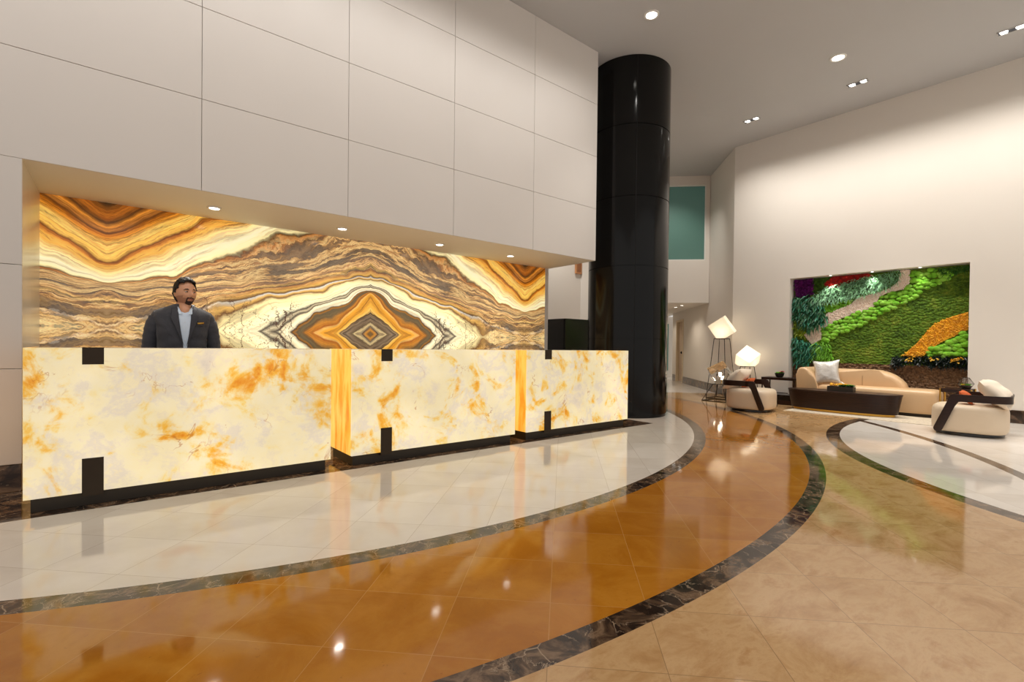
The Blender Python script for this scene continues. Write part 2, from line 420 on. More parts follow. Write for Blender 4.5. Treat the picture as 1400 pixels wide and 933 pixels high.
# banded onyx slab wall
CT = [(0,0.004,0.0),(0.001,0.11,0.06),(0.113,0.011,0.06),(0.057,0.059,0.06),(0.0,0.277,0.15),(0.14,0.195,0.15),(0.383,0.017,0.15),(0.255,0.11,0.15),(0.007,0.542,0.3),(0.215,0.333,0.3),(0.432,0.116,0.3),(0.688,0.012,0.3),(0.006,0.574,0.4),(0.213,0.486,0.4),(0.51,0.322,0.4),(0.718,0.239,0.4),(0.868,0.112,0.4),(0.968,0.009,0.4),(0,0.62,0.47),(0.118,0.595,0.47),(0.31,0.457,0.47),(0.51,0.396,0.47),(0.781,0.261,0.47),(0.977,0.154,0.47),(1.135,0.013,0.47),(0,0.664,0.52),(0.155,0.625,0.52),(0.31,0.529,0.52),(0.57,0.418,0.52),(0.823,0.339,0.52),(1.065,0.255,0.52),(1.248,0.124,0.52),(1.367,0.018,0.52),(0.014,0.719,0.62),(0.154,0.714,0.62),(0.308,0.674,0.62),(0.508,0.599,0.62),(0.611,0.514,0.62),(0.8,0.49,0.62),(0.974,0.443,0.62),(1.199,0.398,0.62),(1.387,0.309,0.62),(1.63,0.219,0.62),(1.756,0.12,0.62),(1.833,0.029,0.62),(1.245,0.44,0.66),(1.506,0.335,0.66),(1.753,0.306,0.66),(1.934,0.189,0.66),(2.146,0.186,0.66),(2.422,0.097,0.66),(2.666,0.049,0.66),(0,0.805,0.7),(0.079,0.769,0.7),(0.308,0.71,0.7),(0.507,0.673,0.7),(0.714,0.597,0.7),(0.929,0.527,0.7),(1.153,0.474,0.7),(1.385,0.429,0.7),(1.628,0.362,0.7),(1.881,0.291,0.7),(2.144,0.26,0.7),(2.664,0.149,0.7),(0,0.954,0.8),(0.115,0.888,0.8),(0.307,0.837,0.8),(0.506,0.765,0.8),(0.713,0.691,0.8),(0.885,0.61,0.8),(1.152,0.552,0.8),(1.529,0.458,0.8),(1.88,0.395,0.8),(2.279,0.352,0.8),(2.662,0.304,0.8),(0,1.042,0.88),(0.114,1.03,0.88),(0.306,0.946,0.88),(0.505,0.858,0.88),(0.712,0.747,0.88),(1.06,0.663,0.88),(1.528,0.518,0.88),(2.009,0.444,0.88),(2.661,0.382,0.88),(0,1.208,1.0),(0.15,1.178,1.0),(0.423,1.05,1.0),(0.753,0.902,1.0),(1.149,0.787,1.0),(1.575,0.664,1.0),(0.501,1.226,1.05),(0.751,1.072,1.05),(1.148,0.885,1.05),(1.145,1.158,1.1),(1.378,0.988,1.1),(1.747,0.78,1.1),(2.141,0.537,1.1),(2.416,0.478,1.1),(2.66,0.437,1.1),(1.471,1.199,1.25),(1.769,1.071,1.25),(2.136,0.856,1.25),(2.413,0.685,1.25),(2.667,0.548,1.25),(1.894,1.209,1.35),(2.271,0.933,1.35),(2.665,0.659,1.35),(2.025,1.215,1.45),(2.409,0.967,1.45),(2.663,0.837,1.45),(2.267,1.201,1.55),(2.661,0.936,1.55),(2.434,1.198,1.65),(2.659,1.047,1.65),(2.649,1.19,1.78)]
ctrl = np.array(CT, float)
def tps_fit(P, v, lam=2e-4):
    n = len(P); d = np.linalg.norm(P[:, None] - P[None], axis=2)
    K = -np.sqrt(d * d + .0009) - lam * np.eye(n)
    A = np.zeros((n + 3, n + 3)); A[:n, :n] = K; A[:n, n] = 1; A[:n, n + 1:] = P; A[n, :n] = 1; A[n + 1:, :n] = P.T
    return np.linalg.solve(A, np.concatenate([v, np.zeros(3)]))
uniq = {}
for a, b, c in ctrl: uniq[(round(a, 3), round(b, 3))] = c
P0 = np.array(list(uniq.keys())); V0 = np.array(list(uniq.values()))
wts = tps_fit(P0, V0)
def band(U, V):
    Q = np.stack([U, V], 1); d = np.linalg.norm(Q[:, None] - P0[None], axis=2)
    K = -np.sqrt(d * d + .0009)
    return K @ wts[:len(P0)] + wts[len(P0)] + Q @ wts[len(P0) + 1:]
xs = np.unique(np.round(np.concatenate([np.linspace(XL, -.081, 24), np.linspace(-.081, 2.605, 135), np.linspace(2.605, 5.277, 135), np.linspace(5.277, XO, 24)]), 5))
zs = np.unique(np.round(np.concatenate([np.linspace(0, .8, 9), np.linspace(.8, 1.26, 24), np.linspace(1.26, ZB, 62)]), 5))
X, Z = np.meshgrid(xs, zs)
t_ = np.abs(X - 2.605); U_ = np.where(t_ > 2.68, 2 * 2.68 - t_, t_); V_ = np.abs(Z - 1.26)
Fv = band(U_.ravel(), V_.ravel())
b = bmesh.new(); W = len(xs); vv = [b.verts.new((float(x), YO, float(z))) for x, z in zip(X.ravel(), Z.ravel())]
for j in range(len(zs) - 1):
    for i in range(W - 1):
        b.faces.new((vv[j * W + i], vv[j * W + i + 1], vv[(j + 1) * W + i + 1], vv[(j + 1) * W + i]))
# sides and back so that the slab has its thickness
k0 = b.verts.new((XL, YO + .03, 0)); k1 = b.verts.new((XO, YO + .03, 0)); k2 = b.verts.new((XO, YO + .03, ZB)); k3 = b.verts.new((XL, YO + .03, ZB))
b.faces.new((k1, k0, k3, k2)); b.faces.new((vv[W - 1], k1, k2, vv[len(zs) * W - 1]))
me = bpy.data.meshes.new('onyx_wall'); b.verts.index_update(); b.to_mesh(me); b.free()
at = me.attributes.new('band', 'FLOAT', 'POINT')
at.data.foreach_set('value', np.concatenate([Fv, np.zeros(4)]).astype(np.float32))
me.materials.append(MAT['onyxwall'])
onyx = bpy.data.objects.new('wall_onyx', me); C.objects.link(onyx); onyx['kind'] = 'structure'
m = MB(); m.box(XL, XE, YO + .04, YO + .3, 0, ZC); m.build('wall_onyx_backing', MAT['wallr'], kind='structure')
m = MB(); m.box(XO, XE, YO, YO + .04, 0, ZB); m.build('trim_1', MAT['wallr'], kind='structure')

# right wall with its niche
NY0, NY1, NZ = 1.505, 4.285, 2.605
m = MB()
m.box(XR, XR + .3, -4.5, NY0, 0, ZC); m.box(XR, XR + .3, NY1, YC, 0, ZC); m.box(XR, XR + .3, NY0, NY1, NZ, ZC); m.box(XR + .24, XR + .3, NY0, NY1, 0, NZ)
m.build('wall_right', MAT['wallr'], kind='structure')
m = MB(); m.box(XR - .014, XR - .0005, -4.5, NY0, 0, .205, bev=.003); m.box(XR - .014, XR - .0005, NY1, YC, 0, .205, bev=.003)
m.build('baseboard_right', MAT['darkmarble'], kind='structure')
# 45 degree wall running into the corridor
def obq(name, mat, pts, z0, z1, kind='structure'):
    mm = MB(); mm.prism(pts, 'z', z0, z1); return mm.build(name, mat, kind=kind)
def d45(x, y, t, n=.0):   # point t along (1,1) from x,y, shifted n to the right of it
    return (x + t * S2 + n * S2, y + t * S2 - n * S2)
A0 = (XR, YC)
obq('wall_corridor_right', MAT['wallr'], [d45(*A0, 0), d45(*A0, 4.60), d45(*A0, 4.60, .12), (XR + .3, YC), ], 2.02, ZC)
obq('wall_corridor_right_near', MAT['wallr'], [d45(*A0, 0), d45(*A0, 4.60), d45(*A0, 4.60, .12), (XR + .3, YC)], 0, 2.02)
obq('wall_corridor_right_end', MAT['wallr'], [d45(*A0, 5.45), d45(*A0, 6.1), d45(*A0, 6.1, .12), d45(*A0, 5.45, .12)], 0, 2.34)
obq('wall_corridor_door_head', MAT['wallr'], [d45(*A0, 4.60), d45(*A0, 5.45), d45(*A0, 5.45, .12), d45(*A0, 4.60, .12)], 2.02, 2.34)
obq('baseboard_corridor', MAT['darkmarble'], [d45(*A0, 0.01, -.014), d45(*A0, 4.60, -.014), d45(*A0, 4.60, -.001), d45(*A0, 0.01, -.001)], 0, .21)
obq('baseboard_corridor_end', MAT['darkmarble'], [d45(*A0, 5.45, -.014), d45(*A0, 6.0, -.014), d45(*A0, 6.0, -.001), d45(*A0, 5.45, -.001)], 0, .21)
# door in the corridor
dd = obq('door_1', simple('beige_painted_door', (196, 172, 146), .5), [d45(*A0, 4.62, .07), d45(*A0, 5.43, .07), d45(*A0, 5.43, .11), d45(*A0, 4.62, .11)], 0.01, 2.0)
obq('door_1_frame', simple('pale_door_frame', (226, 208, 178), .5), [d45(*A0, 4.54, -.02), d45(*A0, 4.62, -.02), d45(*A0, 4.62, .10), d45(*A0, 4.54, .10)], 0, 2.06)
obq('door_1_frame', simple('pale_door_frame_b', (226, 208, 178), .5), [d45(*A0, 5.43, -.02), d45(*A0, 5.51, -.02), d45(*A0, 5.51, .10), d45(*A0, 5.43, .10)], 0, 2.06)
obq('door_1_frame', simple('pale_door_frame_c', (226, 208, 178), .5), [d45(*A0, 4.6, -.02), d45(*A0, 5.45, -.02), d45(*A0, 5.45, .08), d45(*A0, 4.6, .08)], 2.0, 2.06)
m = MB(); c = d45(*A0, 4.74, 0.0); m.ball((c[0], c[1], .98), .045, 2); m.tube([(c[0], c[1], .98), (c[0] + .05, c[1] - .05, .98)], .015)
m.build('door_handle', MAT['blackmetal'], dd, smooth=True)
# wall with the teal window, its lower edge is the corridor lintel
SC = 19.06
K0 = ((SC + 5.46) / 2, (SC - 5.46) / 2)
def s45(t, n=0.0): return (K0[0] - t * S2 + n * S2, K0[1] + t * S2 + n * S2)
WZ0, WZ1 = 3.48, 5.49
obq('wall_lintel_lower', MAT['wallr'], [s45(0), s45(3.4), s45(3.4, .2), s45(0, .2)], 2.34, WZ0)
obq('wall_lintel_upper', MAT['wallr'], [s45(0), s45(3.4), s45(3.4, .2), s45(0, .2)], WZ1, ZC)
obq('wall_lintel_side', MAT['wallr'], [s45(0), s45(.10), s45(.10, .2), s45(0, .2)], WZ0, WZ1)
obq('wall_lintel_side_far', MAT['wallr'], [s45(1.75), s45(3.4), s45(3.4, .2), s45(1.75, .2)], WZ0, WZ1)
obq('wall_corridor_left', MAT['wallr'], [s45(1.28), s45(3.4), s45(3.4, .2), s45(1.48, .2), s45(1.48, 6), s45(1.28, 6)], 0, 2.34)
t = NT('teal_frosted_glass'); o = t.geo(); gx, gy, gz = t.xyz(o)
tcol = t.mix(t.noise(o, .6, 2), lin((70, 104, 94)), lin((92, 126, 116)))
MAT['teal'] = t.bsdf(tcol, .3, Emission_Color=tcol, Emission_Strength=.22)
w1 = obq('window_1', MAT['teal'], [s45(.10, .06), s45(1.75, .06), s45(1.75, .08), s45(.10, .08)], WZ0, WZ1)
m = MB()
def seg45(a, b_, z0, z1, n0=.03, n1=.09):
    m.prism([s45(a, n0), s45(b_, n0), s45(b_, n1), s45(a, n1)], 'z', z0, z1)
seg45(.10, .125, WZ0, WZ1); seg45(1.72, 1.75, WZ0, WZ1); seg45(.125, 1.72, WZ1 - .025, WZ1); seg45(.125, 1.72, WZ0, WZ0 + .025)
m.build('window_frame', MAT['whitetrim'], w1)
m = MB(); m.prism([s45(-.2, .2), s45(1.5, .2), s45(1.5, 6.2), s45(-.2, 6.2)], 'z', 2.34, 2.44); m.build('ceiling_corridor', MAT['wallr'], kind='structure')
# corridor end
E0 = [s45(-1.8, 6.0), s45(1.5, 6.0), s45(1.5, 6.15), s45(-1.8, 6.15)]
obq('wall_corridor_end', MAT['wallr'], E0, 0, 2.34)
m = MB(); m.prism([s45(-.22, 5.95), s45(.02, 5.95), s45(.02, 5.99), s45(-.22, 5.99)], 'z', .25, 2.06); m.build('window_2', MAT['teal'], kind='structure')
m = MB(); m.prism([s45(.0, 5.9), s45(1.0, 5.9), s45(1.0, 5.99), s45(.0, 5.99)], 'z', 2.12, 2.27, bev=.01); lb = m.build('header_box', MAT['whitetrim'], smooth=True)  # white header modelled as a plain box, not a lamp
lb['label'] = 'white box mounted high on the end wall of the corridor'; lb['category'] = 'box'
# wall behind, seen between onyx and column
obq('wall_back', MAT['wallr'], [(XE, 9.2), (9.90, 9.2), (9.90, 9.4), (XE, 9.4)], 0, ZC)
obq('wall_back_side', MAT['wallr'], [(XE - .2, YO + .3), (XE, YO + .3), (XE, 9.4), (XE - .2, 9.4)], 0, ZC)
fr = thing('picture_frame', 'small copper-edged frame high on the white wall just left of the black column', 'picture frame', (9.93, 9.17, 3.11))
m = MB(); m.box(0, .24, -.02, .02, 0, .62, bev=.004); m.build('frame', simple('copper_frame', (206, 150, 104), .4, .4), fr)
m = MB(); m.box(.05, .20, -.024, -.02, .05, .57); m.build('picture', simple('brown_picture', (150, 96, 60), .6), fr)
fr.location = (9.62, 9.175, 3.11)

# ================================================================== COLUMN
CX, CY, CR = 6.778, 5.237, .662
col = thing('column', 'tall round column clad in black gloss panels rising from floor to ceiling', 'column', (CX, CY, 0)); col['kind'] = 'structure'
m = MB(); prof = [(CR - .012, 0.0), (CR - .012, .05), (CR, .052)]
for z in (1.262, 2.42, 3.52, 4.65): prof += [(CR, z - .006), (CR - .012, z - .004), (CR - .012, z + .004), (CR, z + .006)]
prof += [(CR, ZC - .002)]
m.lathe(prof, 128); m.build('column_cladding', MAT['column'], col, smooth=True, angle=30)
m = MB()
for a0 in (213.5, 213.5 + 90, 213.5 + 180, 213.5 + 270):
    a = math.radians(a0 + 14); r0, r1 = CR - .01, CR + .0012; w = .0055
    m.prism([(r0 * math.cos(a - w), r0 * math.sin(a - w)), (r1 * math.cos(a - w), r1 * math.sin(a - w)), (r1 * math.cos(a + w), r1 * math.sin(a + w)), (r0 * math.cos(a + w), r0 * math.sin(a + w))], 'z', .06, ZC - .01)
m.build('panel_joint', simple('black_joint_rubber', (4, 4, 4), .9), col)

# black cabinet behind the last desk
cab = thing('cabinet', 'tall black gloss cabinet behind the third desk beside the column', 'cabinet', (7.068, 7.0, 0))
m = MB(); m.box(0, 1.4, 0, 1.9, 0, 1.70, bev=.004); m.build('body', MAT['blackcab'], cab)
m = MB(); m.box(-.012, -.001, .03, .62, .08, 1.68, bev=.002); m.build('door', MAT['blackcab'], cab)

# ================================================================== CEILING LIGHTS
def spot(loc, target, W, ang, blend=.6, col_=(1, .95, .88), size=.04, name='spot_lamp'):
    l = bpy.data.lights.new(name, 'SPOT'); l.energy = W; l.spot_size = math.radians(ang); l.spot_blend = blend; l.color = col_; l.shadow_soft_size = size
    o = bpy.data.objects.new(name, l); C.objects.link(o); o.location = loc
    o.rotation_euler = (Vector(target) - Vector(loc)).to_track_quat('-Z', 'Y').to_euler()
    return o
def round_light(x, y, z, r, label, group=None, depth=.012):
    th = thing('ceiling_downlight', label, 'ceiling light', (x, y, z), 0, group)
    m = MB()
    rings = []
    for rr, zz in ((r * .74, -.002), (r * .76, -depth), (r, -depth), (r * 1.04, 0)):
        rings.append([Vector((rr * math.cos(2 * PI * i / 32), rr * math.sin(2 * PI * i / 32), zz)) for i in range(32)])
    m.loft(rings, True, False); m.build('trim_ring', MAT['whitetrim'], th, smooth=True)
    m = MB(); m.lathe([(r * .76, -.006), (r * .76, -.003)], 32); m.build('lens', MAT['lamp_lens'], th)
    return th
round_light(5.727, 4.08, ZC, .10, 'round lit ceiling downlight, nearest above the black column')
round_light(8.802, 2.786, ZC, .11, 'round lit ceiling downlight out in the middle of the ceiling')
def twin_light(x, y, z, label):
    th = thing('twin_ceiling_light', label, 'ceiling light', (x, y, z), 0, None)
    m = MB()
    L, w = .15, .055
    for a in ((-w, -w + .008, -L, L), (w - .008, w, -L, L), (-w, w, -L, -L + .008), (-w, w, L - .008, L)): m.box(a[0], a[1], a[2], a[3], -.014, 0)
    m.build('trim_frame', MAT['chrome'], th)
    m = MB(); m.box(-w + .008, w - .008, -L + .008, L - .008, -.004, -.001); m.build('recess_plate', simple('dark_recess', (90, 95, 105), .4, .5), th)
    for s in (-1, 1):
        m = MB(); m.lathe([(.042, -.009), (.044, -.004)], 24, (0, s * .082, 0)); m.build('lens', MAT['lamp_lens'], th)
    return th
twin_light(9.88, 4.63, ZC, 'twin-lamp ceiling light nearest the window wall')
twin_light(9.89, 2.83, ZC, 'twin-lamp ceiling light above the coffee table, beside a round downlight')
twin_light(9.90, .97, ZC, 'twin-lamp ceiling light at the far right edge of the photo')
for x, l in ((.755, 'soffit downlight over the man behind the first desk'), (2.04, 'soffit downlight above the second desk, second from the left'),
             (3.345, 'soffit downlight above the second desk, third from the left'), (4.56, 'soffit downlight farthest right, near the column')):
    round_light(x, 5.68, ZB, .062, l, 'downlights in the desk recess')
for x, y, l in ((12.80, 8.13, 'corridor ceiling downlight nearer the door'), (12.42, 7.69, 'corridor ceiling downlight nearer the lobby')):
    round_light(x, y, 2.34, .06, l, 'downlights in the corridor')
nls = []
for y, l in ((3.56, 'small downlight in the niche top above the red flowers'), (2.87, 'small downlight in the niche top above the pale ferns'), (2.165, 'small downlight in the niche top above the ball moss')):
    round_light(XR + .07, y, NZ, .028, l, 'downlights over the living wall', .006)

# ================================================================== RECEPTION DESKS
OD = [mk_desk_onyx('backlit_honey_onyx_a', (0, 0, 0)), mk_desk_onyx('backlit_honey_onyx_b', (4.2, 9.1, 2.6)), mk_desk_onyx('backlit_honey_onyx_c', (12.3, 2.1, 8.0))]
OW = mk_desk_onyx('amber_onyx_side', (0, 0, 0), True)
MAT['counter'] = simple('pale_stone_counter', (206, 192, 172), .25)
labels = ['onyx reception desk at the left with the man standing behind it', 'middle one of the three glowing onyx reception desks', 'onyx reception desk farthest right, touching the black column in view']
def make_desk(i, x0, x1):
    w = x1 - x0; D = .60
    th = thing('reception_desk', labels[i], 'reception desk', (x0, YP, 0), 0, 'backlit onyx reception desks')
    c0, c1 = .282, .395
    m = MB(); m.box(.0, w, 0, .02, .10, 1.076, bev=.0015, seg=1); m.build('front_panel', OD[i], th)
    m = MB(); m.box(0, .02, .021, D, .10, 1.076, bev=.0015, seg=1); m.build('side_panel', OW, th)
    m = MB(); m.box(w - .02, w, .021, D, .10, 1.076, bev=.0015, seg=1); m.build('side_panel', OW, th)
    m = MB(); m.box(.021, w - .021, .021, D, 1.05, 1.0755, bev=.002, seg=1); m.build('counter_top', MAT['counter'], th)
    m = MB(); m.box(.021, w - .021, .35, D - .01, .10, 1.049); m.build('carcass', MAT['bronze'], th)
    m = MB(); m.box(.03, w - .03, .05, D - .03, 0, .099, bev=.002, seg=1); m.build('plinth', MAT['plinth'], th)
    m = MB(); m.box(c0, c1, -.004, -.0005, .965, 1.08); m.box(c0, c1, -.004, .09, 1.0765, 1.080); m.build('metal_clip', MAT['bronze'], th)
    m = MB(); m.box(c0, c1, -.004, -.0005, .075, .331); m.box(c0, c1, -.0005, .049, .075, .098); m.build('metal_clip', MAT['bronze'], th)
    return th
make_desk(0, -.462, 1.475); make_desk(1, 1.66, 3.59); make_desk(2, 3.767, 5.671)

# ================================================================== LOUNGE
def pillow(mb, w, h, t, mat4, n=14, pinch=.10, wr=.0):
    """soft cushion, centred, lying in local XZ with thickness along Y"""
    top = []; bot = []
    for j in range(n + 1):
        ra = []; rb = []
        for i in range(n + 1):
            u = -1 + 2 * i / n; v = -1 + 2 * j / n
            k = (max(0, (1 - u * u)) ** .45) * (max(0, (1 - v * v)) ** .45)
            ex = 1 - pinch * (1 - v * v) * abs(u) ** 3 * 0 - pinch * (1 - abs(v) ** 2) * abs(u)
            ez = 1 - pinch * (1 - abs(u) ** 2) * abs(v)
            x = u * w / 2 * (ex + pinch * .2); z = v * h / 2 * (ez + pinch * .2)
            wv = wr * noise.noise(Vector((u * 2.2, v * 2.2, w * 9)))
            y = t / 2 * k
            ra.append(Vector((x, -y - wv * k, z))); rb.append(Vector((x, y + wv * k, z)))
        top.append(ra); bot.append(rb)
    M_ = Matrix(mat4)
    A = [[mb.b.verts.new(M_ @ p) for p in r] for r in top]
    B = [[(A[j][i] if i in (0, n) or j in (0, n) else mb.b.verts.new(M_ @ bot[j][i])) for i in range(n + 1)] for j in range(n + 1)]
    for j in range(n):
        for i in range(n):
            mb.b.faces.new((A[j][i], A[j][i + 1], A[j + 1][i + 1], A[j + 1][i]))
            try: mb.b.faces.new((B[j][i], B[j + 1][i], B[j + 1][i + 1], B[j][i + 1]))
            except ValueError: pass
def xf(loc, rx=0, ry=0, rz=0):
    return Matrix.Translation(loc) @ Matrix.Rotation(rz, 4, 'Z') @ Matrix.Rotation(ry, 4, 'Y') @ Matrix.Rotation(rx, 4, 'X')
def superell(a, b, n, cnt, cx=0, cy=0):
    pts = []
    for i in range(cnt):
        t = 2 * PI * i / cnt; c, s = math.cos(t), math.sin(t)
        pts.append((cx + a * math.copysign(abs(c) ** (2 / n), c), cy + b * math.copysign(abs(s) ** (2 / n), s)))
    return pts

# rug
def mk_rug():
    t = NT('cream_rug'); o = t.geo()
    n = t.noise(o, 3.0, 5, .6, 2.5); r = t.M('ABSOLUTE', t.M('SUBTRACT', n, .5))
    c = t.mix(t.M('SUBTRACT', 1.0, t.step(r, .0, .02)), lin((206, 192, 170)), lin((160, 146, 128)))
    return t.bsdf(c, .9, Normal=t.bump(t.noise(o, 300, 2), .4, .003))
m = MB(); m.box(9.48, XR - .02, 1.30, 3.78, 0, .009, bev=.003); o = m.build('rug', mk_rug())
o['label'] = 'pale cream area rug under the curved tan sofa and coffee table'; o['category'] = 'rug'
RZ = .009

# sofa
sofa = thing('sofa', 'long tan leather sofa with one rounded arm in front of the living wall', 'sofa', (10.42, 2.87, RZ))
def loc_(m_, dx, dy, dz=0):
    for v in m_.b.verts: v.co -= Vector((dx, dy, dz))
m = MB(); pts = [(3.93, .055), (3.93, .62), (3.922, .69), (3.90, .735), (3.86, .763), (3.81, .77), (3.76, .755), (3.71, .72), (3.66, .665), (3.615, .59), (3.58, .50), (3.552, .40), (3.53, .28), (3.515, .055)]
m.prism(pts, 'x', 10.42, 11.04, bev=.045, seg=5); loc_(m, 10.42, 2.87); m.build('armrest', MAT['leather_tan'], sofa, smooth=True, angle=50)
m = MB(); pts = [(3.60, .30), (3.60, .755), (2.80, .755), (2.66, .745), (2.54, .715), (2.44, .665), (2.36, .60), (2.30, .53), (2.27, .46), (2.26, .30)]
m.prism(pts, 'x', 10.74, 11.04, bev=.10, seg=7); loc_(m, 10.42, 2.87); m.build('backrest', MAT['leather_tan'], sofa, smooth=True, angle=50)
m = MB()
rg = []
for z, ins in ((.055, .02), (.07, .004), (.10, 0), (.36, 0), (.40, .006), (.43, .022), (.447, .05), (.455, .09)):
    ring = []
    for (x, y) in superell(.305, .90, 7, 72, 10.73, 2.69): 
        dx, dy = x - 10.73, y - 2.69
        ring.append(Vector((10.73 + dx * (1 - ins / .305), 2.69 + dy * (1 - ins / .90), z)))
    rg.append(ring)
m.loft(rg); loc_(m, 10.42, 2.87); m.build('seat', MAT['leather_tan'], sofa, smooth=True, angle=50)
m = MB(); m.box(.08, .56, -1.0, 1.0, 0, .056); m.build('plinth', MAT['plinth'], sofa)
# seams on the backrest
for y in (.42, .04):
    m = MB(); m.tube([(.318, y, .46), (.318, y, .62), (.328, y, .68), (.36, y, .726), (.42, y, .753)], .003, 6)
    m.build('seam', simple('leather_seam', (150, 112, 78), .6), sofa)
# white pillow on the sofa
pl = MB(); pillow(pl, .43, .45, .15, xf((0, 0, .225), rx=math.radians(-14)), pinch=.13, wr=.02)
t = NT('silver_white_satin'); o = t.obj(); nn = t.noise(o, 9, 5, .6, 1.5)
msat = t.bsdf(t.mix(nn, lin((206, 200, 192)), lin((238, 234, 228))), .38, .25, Normal=t.bump(nn, .5, .02))
o = pl.build('throw_pillow', msat, smooth=True, angle=80)
o.location = (10.59, 3.43, RZ + .465); o.rotation_euler = (0, math.radians(-5), math.radians(-90 + 12))
o['label'] = 'silvery white square pillow leaning in the left corner of the tan sofa'; o['category'] = 'pillow'

# coffee table
ct = thing('coffee_table', 'long boat-shaped dark wood coffee table on a thin brass plinth', 'coffee table', (10.07, 3.04, RZ))
def boat(a, b, cnt=80):
    pts = []
    for i in range(cnt):
        t = 2 * PI * i / cnt; c, s = math.cos(t), math.sin(t)
        x = a * math.copysign(abs(c) ** .85, c); y = b * math.copysign(abs(s) ** .72, s)
        pts.append((x, y))
    return pts
m = MB(); m.loft([[Vector((x, y, z)) for x, y in boat(a, b)] for a, b, z in ((.25, .815, .040), (.29, .870, .352), (.29, .870, .354))]); m.build('body', MAT['walnut'], ct, smooth=True, angle=30)
m = MB(); m.loft([[Vector((x, y, z)) for x, y in boat(a, b)] for a, b, z in ((.293, .874, .355), (.296, .878, .360), (.296, .878, .372), (.293, .874, .376))]); m.build('tabletop', MAT['walnut'], ct, smooth=True, angle=30)
m = MB(); m.loft([[Vector((x, y, z)) for x, y in boat(.225, .78)] for z in (0, .039)]); m.build('brass_plinth', MAT['brass'], ct, smooth=True, angle=30)

# plants helpers
def leaf(mb, p, d, L, w, droop=.3, up=Vector((0, 0, 1))):
    d = d.normalized(); s = d.cross(up)
    if s.length < .05: s = Vector((0, 1, 0))
    s.normalize(); nrm = s.cross(d)
    p0 = p; p1 = p + d * L * .45 + s * w / 2; p2 = p + d * L * .45 - s * w / 2; p3 = p + d * L - Vector((0, 0, droop * L)); pm = p + d * L * .5 + nrm * w * .25
    a, b_, c, e, f = [mb.b.verts.new(q) for q in (p0, p1, p2, p3, pm)]
    mb.b.faces.new((a, b_, f)); mb.b.faces.new((a, f, c)); mb.b.faces.new((f, b_, e)); mb.b.faces.new((f, e, c))
def rdir(rng, up=.5):
    v = Vector((rng.uniform(-1, 1), rng.uniform(-1, 1), rng.uniform(-.2, 1) + up)); return v.normalized()
def m_leaf(name, rgb, var=.35, rough=.55, sc_=18):
    t = NT(name); o = t.geo(); n = t.noise(o, sc_, 3); c = lin(rgb)
    return t.bsdf(t.mix(t.step(n, .3, .7), tuple(v * (1 - var) for v in c[:3]) + (1,), tuple(min(1, v * (1 + var)) for v in c[:3]) + (1,)), rough)
G = dict(bright=m_leaf('bright_green_leaf', (112, 176, 40)), dark=m_leaf('dark_green_leaf', (36, 92, 50), .5), teal=m_leaf('blue_green_leaf', (44, 124, 96), .5),
         pale=m_leaf('pale_green_fern', (150, 204, 156), .5), orange=m_leaf('orange_flower', (255, 176, 34), .25), red=m_leaf('red_flower', (196, 30, 24), .3),
         purple=m_leaf('purple_flower', (120, 26, 122), .45), yellow=m_leaf('yellow_flower', (240, 190, 60), .2), pink=m_leaf('pink_flower', (220, 120, 110), .2),
         white=m_leaf('white_flower', (238, 234, 226), .1), lime=m_leaf('yellow_green_leaf', (140, 160, 24), .35), mid=m_leaf('mid_green_moss', (66, 104, 24), .4, .9),
         black=m_leaf('blackish_leaf', (24, 36, 30), .5, .35))
def succulent(mb, c, r, rng, n=16):
    for k in range(n):
        a = 2.4 * k; e = .25 + .9 * k / n
        d = Vector((math.cos(a) * math.cos(e), math.sin(a) * math.cos(e), math.sin(e)))
        leaf(mb, Vector(c), d, r * (1.1 - .4 * k / n), r * .45, 0)
rng = random.Random(3)
pt = thing('planter', 'rectangular dark planter of orange flowers and succulents on the coffee table', 'planter', (10.02, 3.03, RZ + .3765))
m = MB(); m.box(-.07, .07, -.20, .20, 0, .012); m.box(-.07, -.06, -.20, .20, .012, .085); m.box(.06, .07, -.20, .20, .012, .085); m.box(-.06, .06, -.20, -.19, .012, .085); m.box(-.06, .06, .19, .20, .012, .085)
m.build('trough', MAT['pot'], pt)
m = MB(); m.box(-.06, .06, -.19, .19, .012, .07); m.build('soil', MAT['soil'], pt)
m = MB()
for k in range(46): m.ball((rng.uniform(-.055, .055), rng.uniform(-.08, .18), .098 + rng.uniform(0, .03)), .015 + rng.random() * .006, 1)
m.build('orange_flowers', G['orange'], pt, kind='stuff')
m = MB()
for k in range(15): succulent(m, (rng.uniform(-.045, .045), rng.uniform(-.18, .0), .085), .06, rng)
m.build('succulent', G['dark'], pt)
m = MB()
for k in range(8): succulent(m, (rng.uniform(-.045, .045), rng.uniform(-.18, -.05), .098), .05, rng, 12)
m.build('succulent', G['bright'], pt)
m = MB()
for k in range(9): m.ball((rng.uniform(-.02, .02), -.01 + rng.uniform(-.025, .025), .135 + rng.uniform(0, .03)), .014, 1)
m.tube([(0, -.01, .07), (0, -.01, .14)], .005, 6); m.build('white_flower', G['white'], pt)

